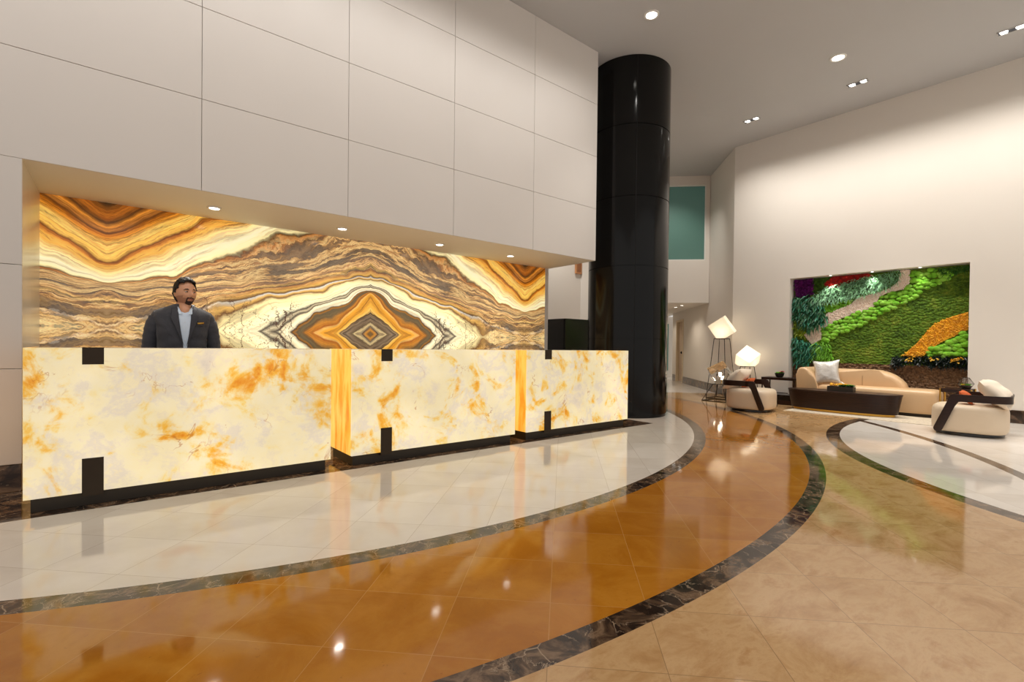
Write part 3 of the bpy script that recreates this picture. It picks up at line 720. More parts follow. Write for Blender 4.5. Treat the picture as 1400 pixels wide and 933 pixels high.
# side table at the left of the sofa
stb = thing('side_table', 'dark wood side table left of the sofa with a small potted plant on it', 'side table', (10.63, 4.28, 0))
m = MB(); m.box(-.20, .20, -.32, .32, .495, .545, bev=.003); m.build('tabletop', MAT['walnut'], stb)
for x in (-.19, .17):
    m = MB(); m.box(x, x + .02, .295, .315, .2, .495); m.build('leg', MAT['walnut'], stb)
for x in (-.19, .17):
    m = MB(); m.box(x, x + .02, -.315, -.295, .2, .495); m.build('leg', MAT['walnut'], stb)
m = MB(); m.box(-.20, .20, -.32, .32, .0, .09, bev=.003); m.build('base', MAT['walnut'], stb)
m = MB(); m.box(-.20, .20, -.32, .32, .165, .20, bev=.003); m.box(-.19, .19, -.30, .30, .09, .165); m.build('lower_shelf', MAT['blackcab'], stb)
pp = thing('potted_plant', 'small dark bowl of green and pink succulents on the left side table', 'potted plant', (10.58, 4.30, .5455))
m = MB(); m.lathe([(.05, 0), (.075, .03), (.09, .09), (.082, .09), (.07, .04)], 24); m.build('bowl', MAT['pot'], pp, smooth=True)
m = MB()
for k in range(8): succulent(m, (rng.uniform(-.05, .05), rng.uniform(-.05, .05), .075), .06, rng)
m.build('leaves', G['bright'], pp)
m = MB()
for k in range(4): succulent(m, (rng.uniform(-.02, .02), -.05 + rng.uniform(-.02, .02), .10), .055, rng)
m.build('flower', G['pink'], pp)

# side table at the right of the sofa
rt = thing('side_table', 'dark topped brass-legged side table between the sofa end and the right armchair', 'side table', (10.50, 1.555, RZ))
m = MB(); m.box(-.2, .2, -.17, .17, .455, .515, bev=.01); m.build('tabletop', MAT['walnut'], rt)
for x, y in ((-.18, .183), (.18, .183), (-.18, -.183), (.18, -.183)):
    m = MB(); m.tube([(x, y, 0), (x, y, .513)], .012, 12); m.build('leg', MAT['brass'], rt, smooth=True)
m = MB(); m.box(-.17, .17, -.165, .165, .0, .03, bev=.005); m.build('base', MAT['brass'], rt)
te = thing('terrarium', 'small faceted glass terrarium with plants on the right side table', 'terrarium', (10.45, 1.45, RZ + .5155))
tg = NT('clear_glass'); tg.bsdf((1, 1, 1, 1), .02, 0, Transmission_Weight=1.0, IOR=1.1, Alpha=.35); MAT['glass'] = tg.m
hexv = [(.055 * math.cos(a), .055 * math.sin(a), 0) for a in [PI / 3 * i for i in range(6)]]
midv = [(.105 * math.cos(a), .105 * math.sin(a), .085) for a in [PI / 3 * i for i in range(6)]]
topv = [(.04 * math.cos(a), .04 * math.sin(a), .18) for a in [PI / 3 * i for i in range(6)]]
m = MB(); m.loft([[Vector(p) for p in r] for r in (hexv, midv, topv)]); m.build('glass_facets', MAT['glass'], te)
m = MB()
for r in (hexv, midv, topv): m.tube(r, .0022, 6, closed=True)
for i in range(6): m.tube([hexv[i], midv[i], topv[i]], .0022, 6)
m.build('wire_frame', MAT['blackmetal'], te)
m = MB(); m.lathe([(.045, .003), (.075, .05), (.05, .06)], 12); m.build('soil', MAT['soil'], te)
m = MB()
for k in range(5): succulent(m, (rng.uniform(-.04, .04), rng.uniform(-.04, .04), .055), .045, rng)
m.build('leaves', G['bright'], te)
m = MB()
for k in range(2): succulent(m, (rng.uniform(-.03, .03), .03, .06), .035, rng)
m.build('flower', G['orange'], te)

# armchairs
def strap(mb, path, w, th):
    """flat wooden band: path of (point, width direction)"""
    rings = []
    n = len(path)
    for i, (p, wd) in enumerate(path):
        p = Vector(p); q0 = Vector(path[max(0, i - 1)][0]); q1 = Vector(path[min(n - 1, i + 1)][0])
        t_ = (q1 - q0).normalized(); wd = Vector(wd); wd = (wd - t_ * wd.dot(t_)).normalized(); nn = t_.cross(wd).normalized()
        ww = w[i] if isinstance(w, list) else w
        rings.append([p + wd * ww / 2 + nn * th / 2, p - wd * ww / 2 + nn * th / 2, p - wd * ww / 2 - nn * th / 2, p + wd * ww / 2 - nn * th / 2])
    mb.loft(rings)
def make_chair():
    th = thing('armchair', '', 'armchair', (0, 0, 0), 0, None)
    m = MB(); rg = []
    for z, s in ((.045, .90), (.055, .95), (.08, .99), (.12, 1.0), (.30, 1.0), (.345, .985), (.375, .95), (.392, .89), (.40, .80), (.402, .5)):
        rg.append([Vector((x * s, y * s, z)) for x, y in superell(.385, .385, 3.4, 56)])
    m.loft(rg); m.build('seat_body', MAT['leather_cream'], th, smooth=True, angle=50)
    m = MB(); m.lathe([(.34, 0), (.345, .006), (.345, .036), (.33, .044)], 48); m.build('swivel_base', MAT['blackcab'], th, smooth=True)
    Zr = .505; R_ = .405; rc = .16
    up = (0, 0, 1)
    hor = []
    def arc(cx, cy, a0, a1, k=7): return [(cx + rc * math.cos(a0 + (a1 - a0) * i / k), cy + rc * math.sin(a0 + (a1 - a0) * i / k)) for i in range(k + 1)]
    pl_ = [(.12, -R_), (-.05, -R_)] + arc(-R_ + rc, -R_ + rc, -PI / 2, -PI)[0:] + arc(-R_ + rc, R_ - rc, PI, PI / 2) + [(-.05, R_), (.12, R_)]
    m = MB(); strap(m, [((x, y, Zr), up) for x, y in pl_], .095, .026)
    m.build('arm_band', MAT['walnut'], th, smooth=True, angle=40)
    for s in (-1, 1):
        m = MB()
        # leg plank with a rounded foot, mitred into the band
        out = [(.03, .5525), (.14, .5525), (.165, .54), (.175, .52)]
        bx, bz = .285, .085
        dirx, dirz = bx - .13, bz - .50
        L = math.hypot(dirx, dirz); nx, nz = -dirz / L, dirx / L
        w = .047
        poly = [(.02, .5525), (.135, .5525), (.160, .545), (.176, .525), (.130 + nx * w + dirx * .12, .50 + nz * w + dirz * .12)]
        for k in range(9):
            a = PI * k / 8
            px = bx + w * (nx * math.cos(a) + dirx / L * math.sin(a)); pz = bz + w * (nz * math.cos(a) + dirz / L * math.sin(a))
            poly.append((px, pz))
        poly += [(.130 - nx * w + dirx * .22, .50 - nz * w + dirz * .22), (.085, .4575), (.02, .4575)]
        y0, y1 = (s * R_ - .0135, s * R_ + .0135)
        m.prism(poly, 'y', y0, y1, bev=.004, seg=2); m.build('arm_leg', MAT['walnut'], th, smooth=True, angle=40)
    m = MB(); pillow(m, .66, .46, .24, xf((-.250, 0, .560), rz=PI / 2) @ Matrix.Rotation(math.radians(40), 4, 'X'), pinch=.04, wr=.03)
    m.build('back_cushion', MAT['fabric_cream'], th, smooth=True, angle=80)
    return th
ch = make_chair(); ch['label'] = 'cream swivel armchair beside the faceted lamps at the left of the lounge'
ch.location = (9.05, 4.16, 0); ch.rotation_euler = (0, 0, math.radians(-90 + 8)); ch['group'] = 'cream armchairs with dark wood arms'
ch2 = dup(ch, (9.03, 1.21, 0), math.radians(90 + 4), 'cream swivel armchair at the right edge, standing on white marble', 'cream armchairs with dark wood arms')
def orange(loc, rz, lab):
    m = MB(); pillow(m, .36, .21, .10, xf((0, 0, .095), rx=math.radians(40)), pinch=.08, wr=.01)
    o = m.build('lumbar_cushion', MAT['fabric_orange'], smooth=True, angle=80); o.location = loc; o.rotation_euler = (0, 0, rz); o['label'] = lab; o['category'] = 'cushion'
    o['group'] = 'orange cushions on the armchairs'
orange((9.08, 4.23, .405), math.radians(8), 'rust orange cushion on the left armchair, mostly hidden by its wooden arm')
orange((9.02, 1.24, .405), math.radians(184), 'rust orange cushion on the right armchair in front of its cream cushion')

# faceted lamps
tf = NT('frosted_faceted_glass'); o = tf.obj()
nz = tf.noise(o, 14, 4); cc = tf.mix(nz, lin((246, 240, 226)), lin((255, 252, 244)))
tr = tf.n('ShaderNodeBsdfTranslucent', {'Color': cc}).outputs[0]; df = tf.n('ShaderNodeBsdfPrincipled', {'Base Color': cc, 'Roughness': .25, 'Emission Color': lin((255, 236, 204)), 'Emission Strength': .22}).outputs[0]
mx = tf.n('ShaderNodeMixShader', {0: .45}); tf.t.links.new(df, mx.inputs[1]); tf.t.links.new(tr, mx.inputs[2]); tf.t.links.new(mx.outputs[0], tf.out.inputs[0])
MAT['frost'] = tf.m
tg = NT('clear_faceted_glass'); o = tg.obj()
tg.bsdf((.96, .95, .93, 1), .04, 0, Transmission_Weight=1.0, IOR=1.22, Normal=tg.bump(tg.noise(o, 12, 2), .25, .02)); MAT['cglass'] = tg.m
def shade(mb, a, mat3, cut):
    r = bmesh.ops.create_cube(mb.b, size=a)
    for v in r['verts']: v.co = mat3 @ v.co
    zmin = min(v.co.z for v in r['verts'])
    g_ = r['verts'] + list({e for v in r['verts'] for e in v.link_edges}) + list({f for v in r['verts'] for f in v.link_faces})
    bmesh.ops.bisect_plane(mb.b, geom=g_, plane_co=(0, 0, zmin + cut), plane_no=(0, 0, 1), clear_inner=True)
    bmesh.ops.holes_fill(mb.b, edges=[e for e in mb.b.edges if e.is_boundary])
    for v in mb.b.verts: v.co.z -= zmin + cut
    bmesh.ops.bevel(mb.b, geom=list(mb.b.edges), offset=.004, segments=2, affect='EDGES')
def lamp(name_lab, loc, H, ht, hb, a, mat3, cut, mat, light, bulbz):
    th = thing('floor_lamp', name_lab, 'floor lamp', loc)
    r = .0075
    m = MB(); q = [(-ht, -ht, H), (ht, -ht, H), (ht, ht, H), (-ht, ht, H)]; m.tube(q, r, 8, closed=True)
    m.tube([q[0], q[2]], r * .7, 8); m.tube([q[1], q[3]], r * .7, 8); m.build('top_ring', MAT['blackmetal'], th)
    bq = [(-hb, -hb, r), (hb, -hb, r), (hb, hb, r), (-hb, hb, r)]
    for u, v in zip(q, bq):
        m = MB(); m.tube([u, v], r, 8); m.build('leg', MAT['blackmetal'], th, smooth=True)
    m = MB(); m.tube(bq, r, 8, closed=True); m.build('base_ring', MAT['blackmetal'], th)
    m = MB(); shade(m, a, mat3, cut)
    for v in m.b.verts: v.co.z += H + r + .001
    sh = m.build('shade', mat, th)
    m = MB(); m.lathe([(.05, H - .09), (.055, H - .02), (.03, H - .012)], 20); m.build('lamp_holder', MAT['glass'], th, smooth=True)
    m = MB(); m.ball((0, 0, H + bulbz), .022, 2); m.build('bulb', MAT['bulb'], sh, smooth=True)
    m = MB(); m.tube([(0, 0, H + .0), (0, 0, H + bulbz - .02)], .008, 8); m.build('socket', MAT['brass'], sh)
    l = bpy.data.lights.new('lamp_light', 'POINT'); l.energy = light; l.color = (1, .86, .66); l.shadow_soft_size = .03
    lo = bpy.data.objects.new('lamp_light', l); C.objects.link(lo); lo.location = (loc[0], loc[1], H + bulbz + .045)
    return th
e = math.radians
view = Matrix.Rotation(e(-50), 3, 'Z')
def corner_up(rz): return Matrix.Rotation(rz, 3, 'Z') @ Matrix.Rotation(math.atan(math.sqrt(2)), 3, 'X') @ Matrix.Rotation(e(45), 3, 'Z')
# tilt within the plane facing the room, then turn that plane towards it
ax = Vector((.85, .53, 0)).normalized()
tall = Matrix.Rotation(e(-34), 3, ax) @ Matrix.Rotation(e(31 - 14), 3, 'Z')
lamp('tallest floor lamp with a tilted frosted cube shade on long black legs', (10.58, 5.54, 0), 1.345, .12, .23, .385, tall @ Matrix.Diagonal((.92, 1, 1.1)), .085, MAT['frost'], 2.2, .12)
lamp('low floor lamp with a clear faceted glass shade beside the left armchair', (10.05, 5.28, 0), .36, .11, .27, .365, Matrix.Rotation(e(8), 3, ax) @ corner_up(e(40)), .13, MAT['cglass'], 2, .15)
lamp('mid-height floor lamp with a frosted hexagonal-looking shade behind the left armchair', (10.64, 4.99, 0), .74, .10, .19, .345, Matrix.Rotation(e(-3), 3, ax) @ corner_up(e(62)), .14, MAT['frost'], 2.2, .13)

# ================================================================== LIVING WALL
REG = dict(
 ball=[(2.32,2.56),(2.02,2.56),(1.73,2.52),(1.75,2.40),(2.06,2.24),(2.35,2.01),(2.74,1.80),(3.05,1.61),(3.43,1.42),(3.62,1.24),(3.77,1.28),(3.74,1.57),(3.38,1.76),(2.88,1.93),(2.78,2.15),(2.41,2.24),(2.32,2.35)],
 topfern=[(2.02,2.57),(1.54,2.58),(1.54,2.50),(1.73,2.42),(1.79,2.38),(1.91,2.51)],
 pebble=[(2.47,2.60),(2.34,2.60),(2.33,2.36),(2.41,2.25),(2.66,2.20),(2.78,2.13),(2.88,1.93),(3.38,1.76),(3.65,1.60),(3.74,1.54),(3.75,1.33),(3.92,1.23),(4.07,1.43),(3.96,1.55),(3.70,1.66),(3.67,1.85),(3.24,2.02),(3.15,2.13),(2.77,2.23),(2.62,2.29),(2.50,2.40)],
 pale=[(3.94,2.19),(3.71,2.37),(3.25,2.47),(2.88,2.54),(2.48,2.58),(2.51,2.40),(2.66,2.30),(3.15,2.17),(3.61,2.09),(3.86,2.04)],
 smallmoss=[(3.72,1.89),(3.68,2.03),(3.25,2.12),(3.19,2.06),(3.39,1.95),(3.63,1.86)],
 red=[(3.73,2.46),(3.57,2.59),(2.98,2.61),(2.88,2.54),(3.25,2.44),(3.61,2.34)],
 purple=[(4.28,2.62),(3.91,2.59),(3.91,2.26),(4.24,2.22)],
 mid=[(3.91,2.59),(3.57,2.59),(3.73,2.46),(3.71,2.37),(3.91,2.26)],
 darkfern=[(4.29,2.21),(3.95,2.22),(3.71,1.97),(3.67,1.74),(3.83,1.56),(4.01,1.55),(4.26,1.82)],
 yellow=[(4.26,1.82),(4.07,1.78),(4.03,1.52),(4.07,1.40),(4.24,1.40)],
 teal=[(4.28,1.37),(3.93,1.24),(3.77,1.20),(3.87,1.02),(3.98,0.80),(4.23,0.88)],
 fern=[(3.89,1.23),(3.62,1.28),(3.55,0.94),(3.82,0.89)],
 orange=[(1.54,1.79),(1.54,1.49),(1.92,1.25),(2.14,1.01),(2.43,1.02),(2.25,1.21),(2.00,1.58),(1.75,1.72)],
 ball2=[(1.54,1.49),(1.54,1.02),(2.14,1.01),(2.03,1.17),(1.77,1.31)],
 dark=[(2.56,1.02),(1.54,1.03),(1.53,0.85),(1.92,0.84),(2.31,0.90),(2.56,0.79)],)
GX = XR + .215
lw = thing('living_wall', 'large planted moss and flower wall filling the niche behind the sofa', 'living wall', (GX, (NY0 + NY1) / 2, 0))
L0 = Vector((GX, (NY0 + NY1) / 2, 0))
def inside(p, poly):
    c = False; n = len(poly); j = n - 1
    for i in range(n):
        a, b_ = poly[i], poly[j]
        if (a[1] > p[1]) != (b_[1] > p[1]) and p[0] < (b_[0] - a[0]) * (p[1] - a[1]) / (b_[1] - a[1]) + a[0]: c = not c
        j = i
    return c
def scatter(poly, step_, rg_, jit=.5, pad=.0):
    y0, y1 = min(p[0] for p in poly), max(p[0] for p in poly); z0, z1 = min(p[1] for p in poly), max(p[1] for p in poly)
    out = []; z = z0; row = 0
    while z <= z1:
        y = y0 + (step_ * .5 if row % 2 else 0)
        while y <= y1:
            q = (y + rg_.uniform(-jit, jit) * step_, z + rg_.uniform(-jit, jit) * step_)
            if inside(q, poly) and NY0 + pad < q[0] < NY1 - pad and q[1] < NZ - pad: out.append(q)
            y += step_
        z += step_ * .87; row += 1
    return out
def lwbuild(m_, name, mat, smooth=False, kind=None):
    for v in m_.b.verts:
        v.co.y = min(max(v.co.y, NY0 + .003), NY1 - .003); v.co.z = min(v.co.z, NZ - .01); v.co -= L0
    return m_.build(name, mat, lw, smooth=smooth, fixn=False, kind=kind, angle=0)
# backing panels
m = MB(); m.box(GX, GX + .02, NY0 + .002, NY1 - .002, 0.0, NZ - .004); m.box(GX, GX + .0205, NY0 + .002, NY1 - .002, 0, .1); 
t = NT('moss_and_bark_backing'); P = t.geo(); x, y, z = t.xyz(P)
n1 = t.noise(t.V('MULTIPLY', P, (1, 1, 1.4)), 3.2, 6, .65, 1.0); n2 = t.noise(P, 22, 5, .7, .8)
mc = t.ramp(t.M('ADD', t.M('MULTIPLY', n1, .6), t.M('MULTIPLY', n2, .4)), [(.30, (40, 62, 12)), (.42, (74, 108, 18)), (.52, (102, 138, 30)), (.62, (140, 156, 50)), (.72, (150, 140, 70))])
bc = t.ramp(n2, [(.3, (74, 50, 32)), (.5, (128, 96, 68)), (.7, (172, 134, 100))])
zz = t.M('ADD', z, t.M('MULTIPLY', t.M('SUBTRACT', n2, .5), .08))
cm = t.mix(t.M('GREATER_THAN', zz, .86), bc, mc)
MAT['moss'] = t.bsdf(cm, .95, Normal=t.bump(n2, 1.0, .05))
lwbuild(m, 'moss_backing', MAT['moss'])
# tufts over the flat moss so that it has its own relief
r_ = random.Random(11)
used = [REG[k] for k in REG]
m = MB()
full = [(NY0, .86), (NY1, .86), (NY1, NZ), (NY0, NZ)]
for q in scatter(full, .045, r_):
    if any(inside(q, pz) for pz in used): continue
    m.ball((GX + .004, q[0], q[1]), (.018, .03 + r_.random() * .02, .020 + r_.random() * .016), 1)
lwbuild(m, 'flat_moss', MAT['moss'], True)
m = MB()
for q in scatter([(NY0, .0), (NY1, .0), (NY1, .86), (NY0, .86)], .05, r_):
    m.ball((GX + .004, q[0], q[1]), (.02, .035, .02 + r_.random() * .02), 1)
lwbuild(m, 'bark_facing', MAT['moss'], True)
# ball moss
t = NT('ball_moss'); P = t.geo(); nb = t.noise(P, 9, 2); nf = t.noise(P, 70, 3)
mcol = t.ramp(nb, [(.3, (104, 178, 30)), (.5, (138, 208, 52)), (.7, (166, 220, 92))])
MAT['ball'] = t.bsdf(t.mix(t.M('MULTIPLY', nf, .3), mcol, lin((70, 136, 22))), .9, Normal=t.bump(nf, .8, .02))
def balls(poly, name, step_=.072):
    pts = scatter(poly, step_, r_, .28, .01)
    m_ = MB()
    for q in pts:
        r = r_.uniform(.75, 1.25) * step_ * .62
        m_.ball((GX - r * .15, q[0], q[1]), (r * .8, r * 1.15, r * .85), 2)
    return lwbuild(m_, name, MAT['ball'], True)
balls(REG['ball'], 'ball_moss_drift'); balls(REG['ball2'], 'ball_moss_drift', .08); balls(REG['smallmoss'], 'ball_moss_patch', .045)
# pebble-like pink chips
t = NT('pink_cream_chips'); P = t.geo(); n = t.noise(P, 60, 3, .6); MAT['chip'] = t.bsdf(t.ramp(n, [(.33, (206, 170, 154)), (.42, (248, 228, 210)), (.6, (255, 246, 236))]), .9)
def chips(poly, name, mat, step_, s, sub=1, sq=.5):
    m_ = MB()
    for q in scatter(poly, step_, r_, .4, .01):
        r = s * r_.uniform(.7, 1.3)
        m_.ball((GX - .018 + r_.uniform(-.008, .008), q[0], q[1]), (r, r * 1.5, r * sq), sub, rot=Matrix.Rotation(r_.uniform(0, PI), 3, 'X'))
    return lwbuild(m_, name, mat, False)
m = MB(); m.b.faces.new([m.b.verts.new((GX - .012, a, b_)) for a, b_ in REG['pebble']]); lwbuild(m, 'chip_bed', MAT['chip'])
chips(REG['pebble'], 'pink_chips', MAT['chip'], .026, .013)
m = MB(); m.b.faces.new([m.b.verts.new((GX - .012, a, b_)) for a, b_ in REG['orange']]); lwbuild(m, 'orange_bed', G['orange'])
chips(REG['orange'], 'orange_moss', G['orange'], .03, .018)
def leaves(poly, name, mat, step_, L, w, n=3, droop=.5, back=None):
    m_ = MB()
    for q in scatter(poly, step_, r_, .5, .01):
        for k in range(n):
            d = Vector((-r_.uniform(.5, 1.1), r_.uniform(-.9, .9), r_.uniform(-.7, .7)))
            leaf(m_, Vector((GX - .005, q[0], q[1])), d, L * r_.uniform(.6, 1.2), w * r_.uniform(.7, 1.3), droop, up=Vector((0, .2, 1)))
    return lwbuild(m_, name, mat)
for k, mt in (('pale', G['mid']), ('red', G['red']), ('purple', G['purple']), ('darkfern', G['dark']), ('teal', G['dark']), ('mid', G['mid']), ('topfern', G['mid']), ('yellow', G['lime'])):
    m = MB(); m.b.faces.new([m.b.verts.new((GX - .01, a, b_)) for a, b_ in REG[k]]); lwbuild(m, k + '_bed' if k not in ('mid', 'darkfern', 'topfern') else 'leaf_bed', mt)
leaves(REG['pale'], 'pale_fern', G['pale'], .036, .12, .014, 4)
leaves(REG['red'], 'red_flowers', G['red'], .026, .045, .016, 3, .2)
leaves(REG['purple'], 'purple_flowers', G['purple'], .034, .08, .024, 3, .3)
leaves(REG['mid'], 'green_leaves', G['mid'], .035, .06, .02)
leaves(REG['darkfern'], 'dark_fern', G['dark'], .05, .15, .034, 4, .6)
leaves(REG['darkfern'], 'blue_green_fern', G['teal'], .08, .16, .03, 3, .6)
leaves(REG['yellow'], 'yellow_green_leaves', G['lime'], .045, .11, .028, 3, .3)
leaves(REG['teal'], 'blue_green_leaves', G['dark'], .06, .15, .034, 3, .5)
leaves(REG['teal'], 'blue_green_leaves', G['teal'], .05, .15, .034, 3, .5)
leaves(REG['fern'], 'bright_fern', G['bright'], .05, .17, .02, 5, .5)
leaves(REG['topfern'], 'green_fern', m_leaf('top_green_fern', (50, 108, 28), .4), .04, .08, .018, 3)
leaves(REG['dark'], 'blackish_leaves', G['black'], .032, .10, .026, 4, .2)
for i, (y, z) in enumerate(((2.30, .965), (1.96, .975), (1.70, .955), (1.63, .985))):
    m = MB()
    for k in range(14): leaf(m, Vector((GX - .09, y + r_.uniform(-.05, .05), z + r_.uniform(-.02, .02))), Vector((-1, r_.uniform(-1, 1), r_.uniform(-1, 1))), .05, .03, 0)
    lwbuild(m, 'yellow_flower', G['yellow'])

# ================================================================== THE MAN
man = thing('person', 'man in a dark suit jacket and open-collared shirt standing behind the first desk', 'person', (.462, 5.30, 0), math.radians(-4.9))
tsk = NT('skin'); o = tsk.obj(); MAT['skin'] = tsk.bsdf(tsk.mix(tsk.noise(o, 30, 3), lin((208, 150, 116)), lin((220, 164, 128))), .48, Subsurface_Weight=.05)
MAT['hair'] = simple('black_hair', (14, 11, 10), .6, 0, .3, 60, .5, 120)
MAT['beard'] = simple('dark_beard', (46, 30, 24), .8, 0, .3, 90)
def mk_suit():
    t = NT('charcoal_suit_cloth'); o = t.obj(); n = t.noise(o, 9, 4, .6, .6)
    return t.bsdf(t.mix(n, lin((50, 51, 57)), lin((70, 70, 77))), .8, Normal=t.bump(n, .35, .03), Sheen_Weight=.2)
MAT['suit'] = mk_suit()
MAT['lapel'] = simple('charcoal_lapel', (58, 58, 65), .75)
MAT['shirt'] = simple('pale_blue_shirt', (214, 228, 246), .8, 0, .04, 20, .1, 60)
HZ = 1.565
Hc = Vector((.018, -.012, HZ)); HR = Matrix.Rotation(math.radians(26), 3, 'Z') @ Matrix.Rotation(math.radians(-3), 3, 'X')
def gs(p, c, s): return math.exp(-sum(((a - b_) / q) ** 2 for a, b_, q in zip(p, c, s)))
def headfn(d, grow=0.0):
    p = Vector((d.x * .079, d.y * .100, d.z * .121))
    if d.z < 0:
        k = -d.z
        p.x *= 1 - .20 * k ** 1.6
        if d.y > 0: p.y *= 1 - .42 * k
        else: p.y *= 1 + .02 * k
    if d.y < 0: p.x *= 1 + .03 * (1 - abs(d.z))
    f = 1.0 if d.y < 0 else 0.0
    if f:
        q = (p.x, p.z)
        dy = 0
        dy += .024 * math.exp(-(p.x / .0125) ** 2) * math.exp(-((p.z + .030) / .016) ** 2)
        dy += .014 * math.exp(-(p.x / .010) ** 2) * math.exp(-((p.z + .006) / .024) ** 2)
        dy += .006 * math.exp(-((abs(p.x) - .015) / .007) ** 2) * math.exp(-((p.z + .038) / .008) ** 2)
        dy -= .010 * math.exp(-((abs(p.x) - .031) / .016) ** 2) * math.exp(-((p.z - .004) / .012) ** 2)
        dy += .005 * math.exp(-((abs(p.x) - .028) / .024) ** 2) * math.exp(-((p.z - .026) / .008) ** 2)
        dy += .006 * math.exp(-((abs(p.x) - .042) / .018) ** 2) * math.exp(-((p.z + .030) / .018) ** 2)
        dy += .008 * math.exp(-(p.x / .026) ** 2) * math.exp(-((p.z + .062) / .014) ** 2)
        dy -= .004 * math.exp(-(p.x / .026) ** 2) * math.exp(-((p.z + .063) / .003) ** 2)
        dy += .013 * math.exp(-(p.x / .022) ** 2) * math.exp(-((p.z + .098) / .016) ** 2)
        p.y -= dy
    return p * (1 + grow)
def H(p): return Hc + HR @ Vector(p)
m = MB()
r = bmesh.ops.create_icosphere(m.b, subdivisions=6, radius=1.0)
for v in r['verts']: v.co = H(headfn(v.co.copy()))
for s in (-1, 1): 
    for v in m.ball((0, 0, 0), (.010, .019, .032), 2): v.co = H(v.co + Vector((s * .077, .012, -.006)))
def capsule(mb, a, b_, ra, rb, n=10):
    a, b_ = Vector(a), Vector(b_)
    pts = [a + (b_ - a) * i / n for i in range(n + 1)]
    mb.tube(pts, [ra + (rb - ra) * i / n for i in range(n + 1)], 16)
    mb.ball(a, ra, 2); mb.ball(b_, rb, 2)
capsule(m, (.014, .018, 1.52), (0, .0, 1.40), .056, .064)
capsule(m, (.016, -.010, 1.475), (.016, -.058, 1.395), .048, .050)
m.ball((0, .01, 1.20), (.165, .105, .25), 3); m.ball((0, .01, .95), (.165, .11, .14), 3); m.ball((0, .01, 1.31), (.17, .08, .08), 3)
SH, EL, WR = (.165, .01, 1.33), (.236, .03, 1.075), (.235, -.10, .84)
for s in (-1, 1):
    f = lambda p: (p[0] * s, p[1], p[2])
    capsule(m, f(SH), f(EL), .050, .040); capsule(m, f(EL), f(WR), .040, .027)
    # palm and five fingers, slightly curled
    w = Vector(f(WR)); m.ball(w + Vector((0, -.02, -.05)), (.020, .040, .052), 2)
    for k, (off, ln) in enumerate(((-.036, .062), (-.017, .072), (.003, .068), (.022, .054))):
        a = w + Vector((0, off - .006, -.09)); b1_ = a + Vector((-s * .006, -.004, -ln * .5)); c1 = b1_ + Vector((-s * .016, -.002, -ln * .42))
        capsule(m, a, b1_, .0095, .009, 3); capsule(m, b1_, c1, .009, .0078, 3)
    a = w + Vector((-s * .004, -.045, -.03)); b1_ = a + Vector((-s * .012, -.028, -.032)); capsule(m, a, b1_, .012, .010, 3); capsule(m, b1_, b1_ + Vector((-s * .006, -.006, -.028)), .010, .0085, 3)
    capsule(m, (s * .085, .01, .88), (s * .095, .0, .48), .085, .058); capsule(m, (s * .095, 0, .48), (s * .10, .03, .09), .056, .038)
    capsule(m, (s * .10, .03, .075), (s * .115, -.13, .045), .034, .030)
body = m.build('body', MAT['skin'], man, smooth=True, angle=0)
md = body.modifiers.new('join', 'REMESH'); md.mode = 'VOXEL'; md.voxel_size = .0048; md.use_smooth_shade = True
md = body.modifiers.new('soft', 'SMOOTH'); md.factor = .5; md.iterations = 2
# hair
m = MB(); r = bmesh.ops.create_icosphere(m.b, subdivisions=5, radius=1.0)
kill = []
for v in r['verts']:
    d = v.co.copy(); p = headfn(Vector((d.x, max(d.y, -.55) if d.z > .3 else d.y, d.z)))
    front = d.y < -.15
    line = .60 + .10 * math.cos(d.x * 3) if d.y < -.45 else (.60 if d.y < -.35 else (.22 if d.y < -.15 else (-.02 if d.y < .12 else -.62)))
    line += .07 * noise.noise(d * 13)
    if d.z < line: kill.append(v); continue
    n_ = noise.noise(d * 7) * .006 + noise.noise(d * 20) * .006
    g_ = .010 + .016 * max(0, d.z) ** 2 + n_ + (.007 if d.y < -.3 and d.z > .6 else 0)
    p = headfn(d) + d.normalized() * g_
    v.co = H(p)
bmesh.ops.delete(m.b, geom=kill, context='VERTS')
h_ = m.build('hair', MAT['hair'], man, smooth=True, angle=0)
md = h_.modifiers.new('thick', 'SOLIDIFY'); md.thickness = .012; md.offset = -1
# beard and moustache
m = MB(); r = bmesh.ops.create_icosphere(m.b, subdivisions=6, radius=1.0); kill = []
for v in r['verts']:
    d = v.co.copy(); p = headfn(d); keep = False
    if d.y < -.2:
        must = abs(p.x) < .030 and -.058 < p.z < -.047 + .0 and True
        must = abs(p.x) < .029 and -.0575 + .25 * abs(p.x) * 0 < p.z < -.046
        chin = abs(p.x) < .026 and p.z < -.076
        side = .021 < abs(p.x) < .031 and -.095 < p.z < -.052
        keep = must or chin or side
    if not keep: kill.append(v)
    else: v.co = H(p * 1.0 + d.normalized() * (.0035 + .0012 * noise.noise(d * 60)))
bmesh.ops.delete(m.b, geom=kill, context='VERTS'); b_ = m.build('beard', MAT['beard'], man, smooth=True, angle=0)
m = MB(); r = bmesh.ops.create_icosphere(m.b, subdivisions=6, radius=1.0); kill = []
for v in r['verts']:
    d = v.co.copy(); p = headfn(d)
    jaw = (p.z < -.046 - .35 * max(0, .05 - abs(p.x)) and d.y < .12) or (abs(p.x) > .052 and p.z < -.028 and d.y < .12)
    if not jaw or (abs(p.x) < .022 and -.074 < p.z < -.058 and d.y < 0): kill.append(v)
    else: v.co = H(p + d.normalized() * .0016)
bmesh.ops.delete(m.b, geom=kill, context='VERTS'); m.build('stubble', simple('stubbled_skin', (178, 126, 98), .7, 0, .2, 160), man, smooth=True, angle=0)
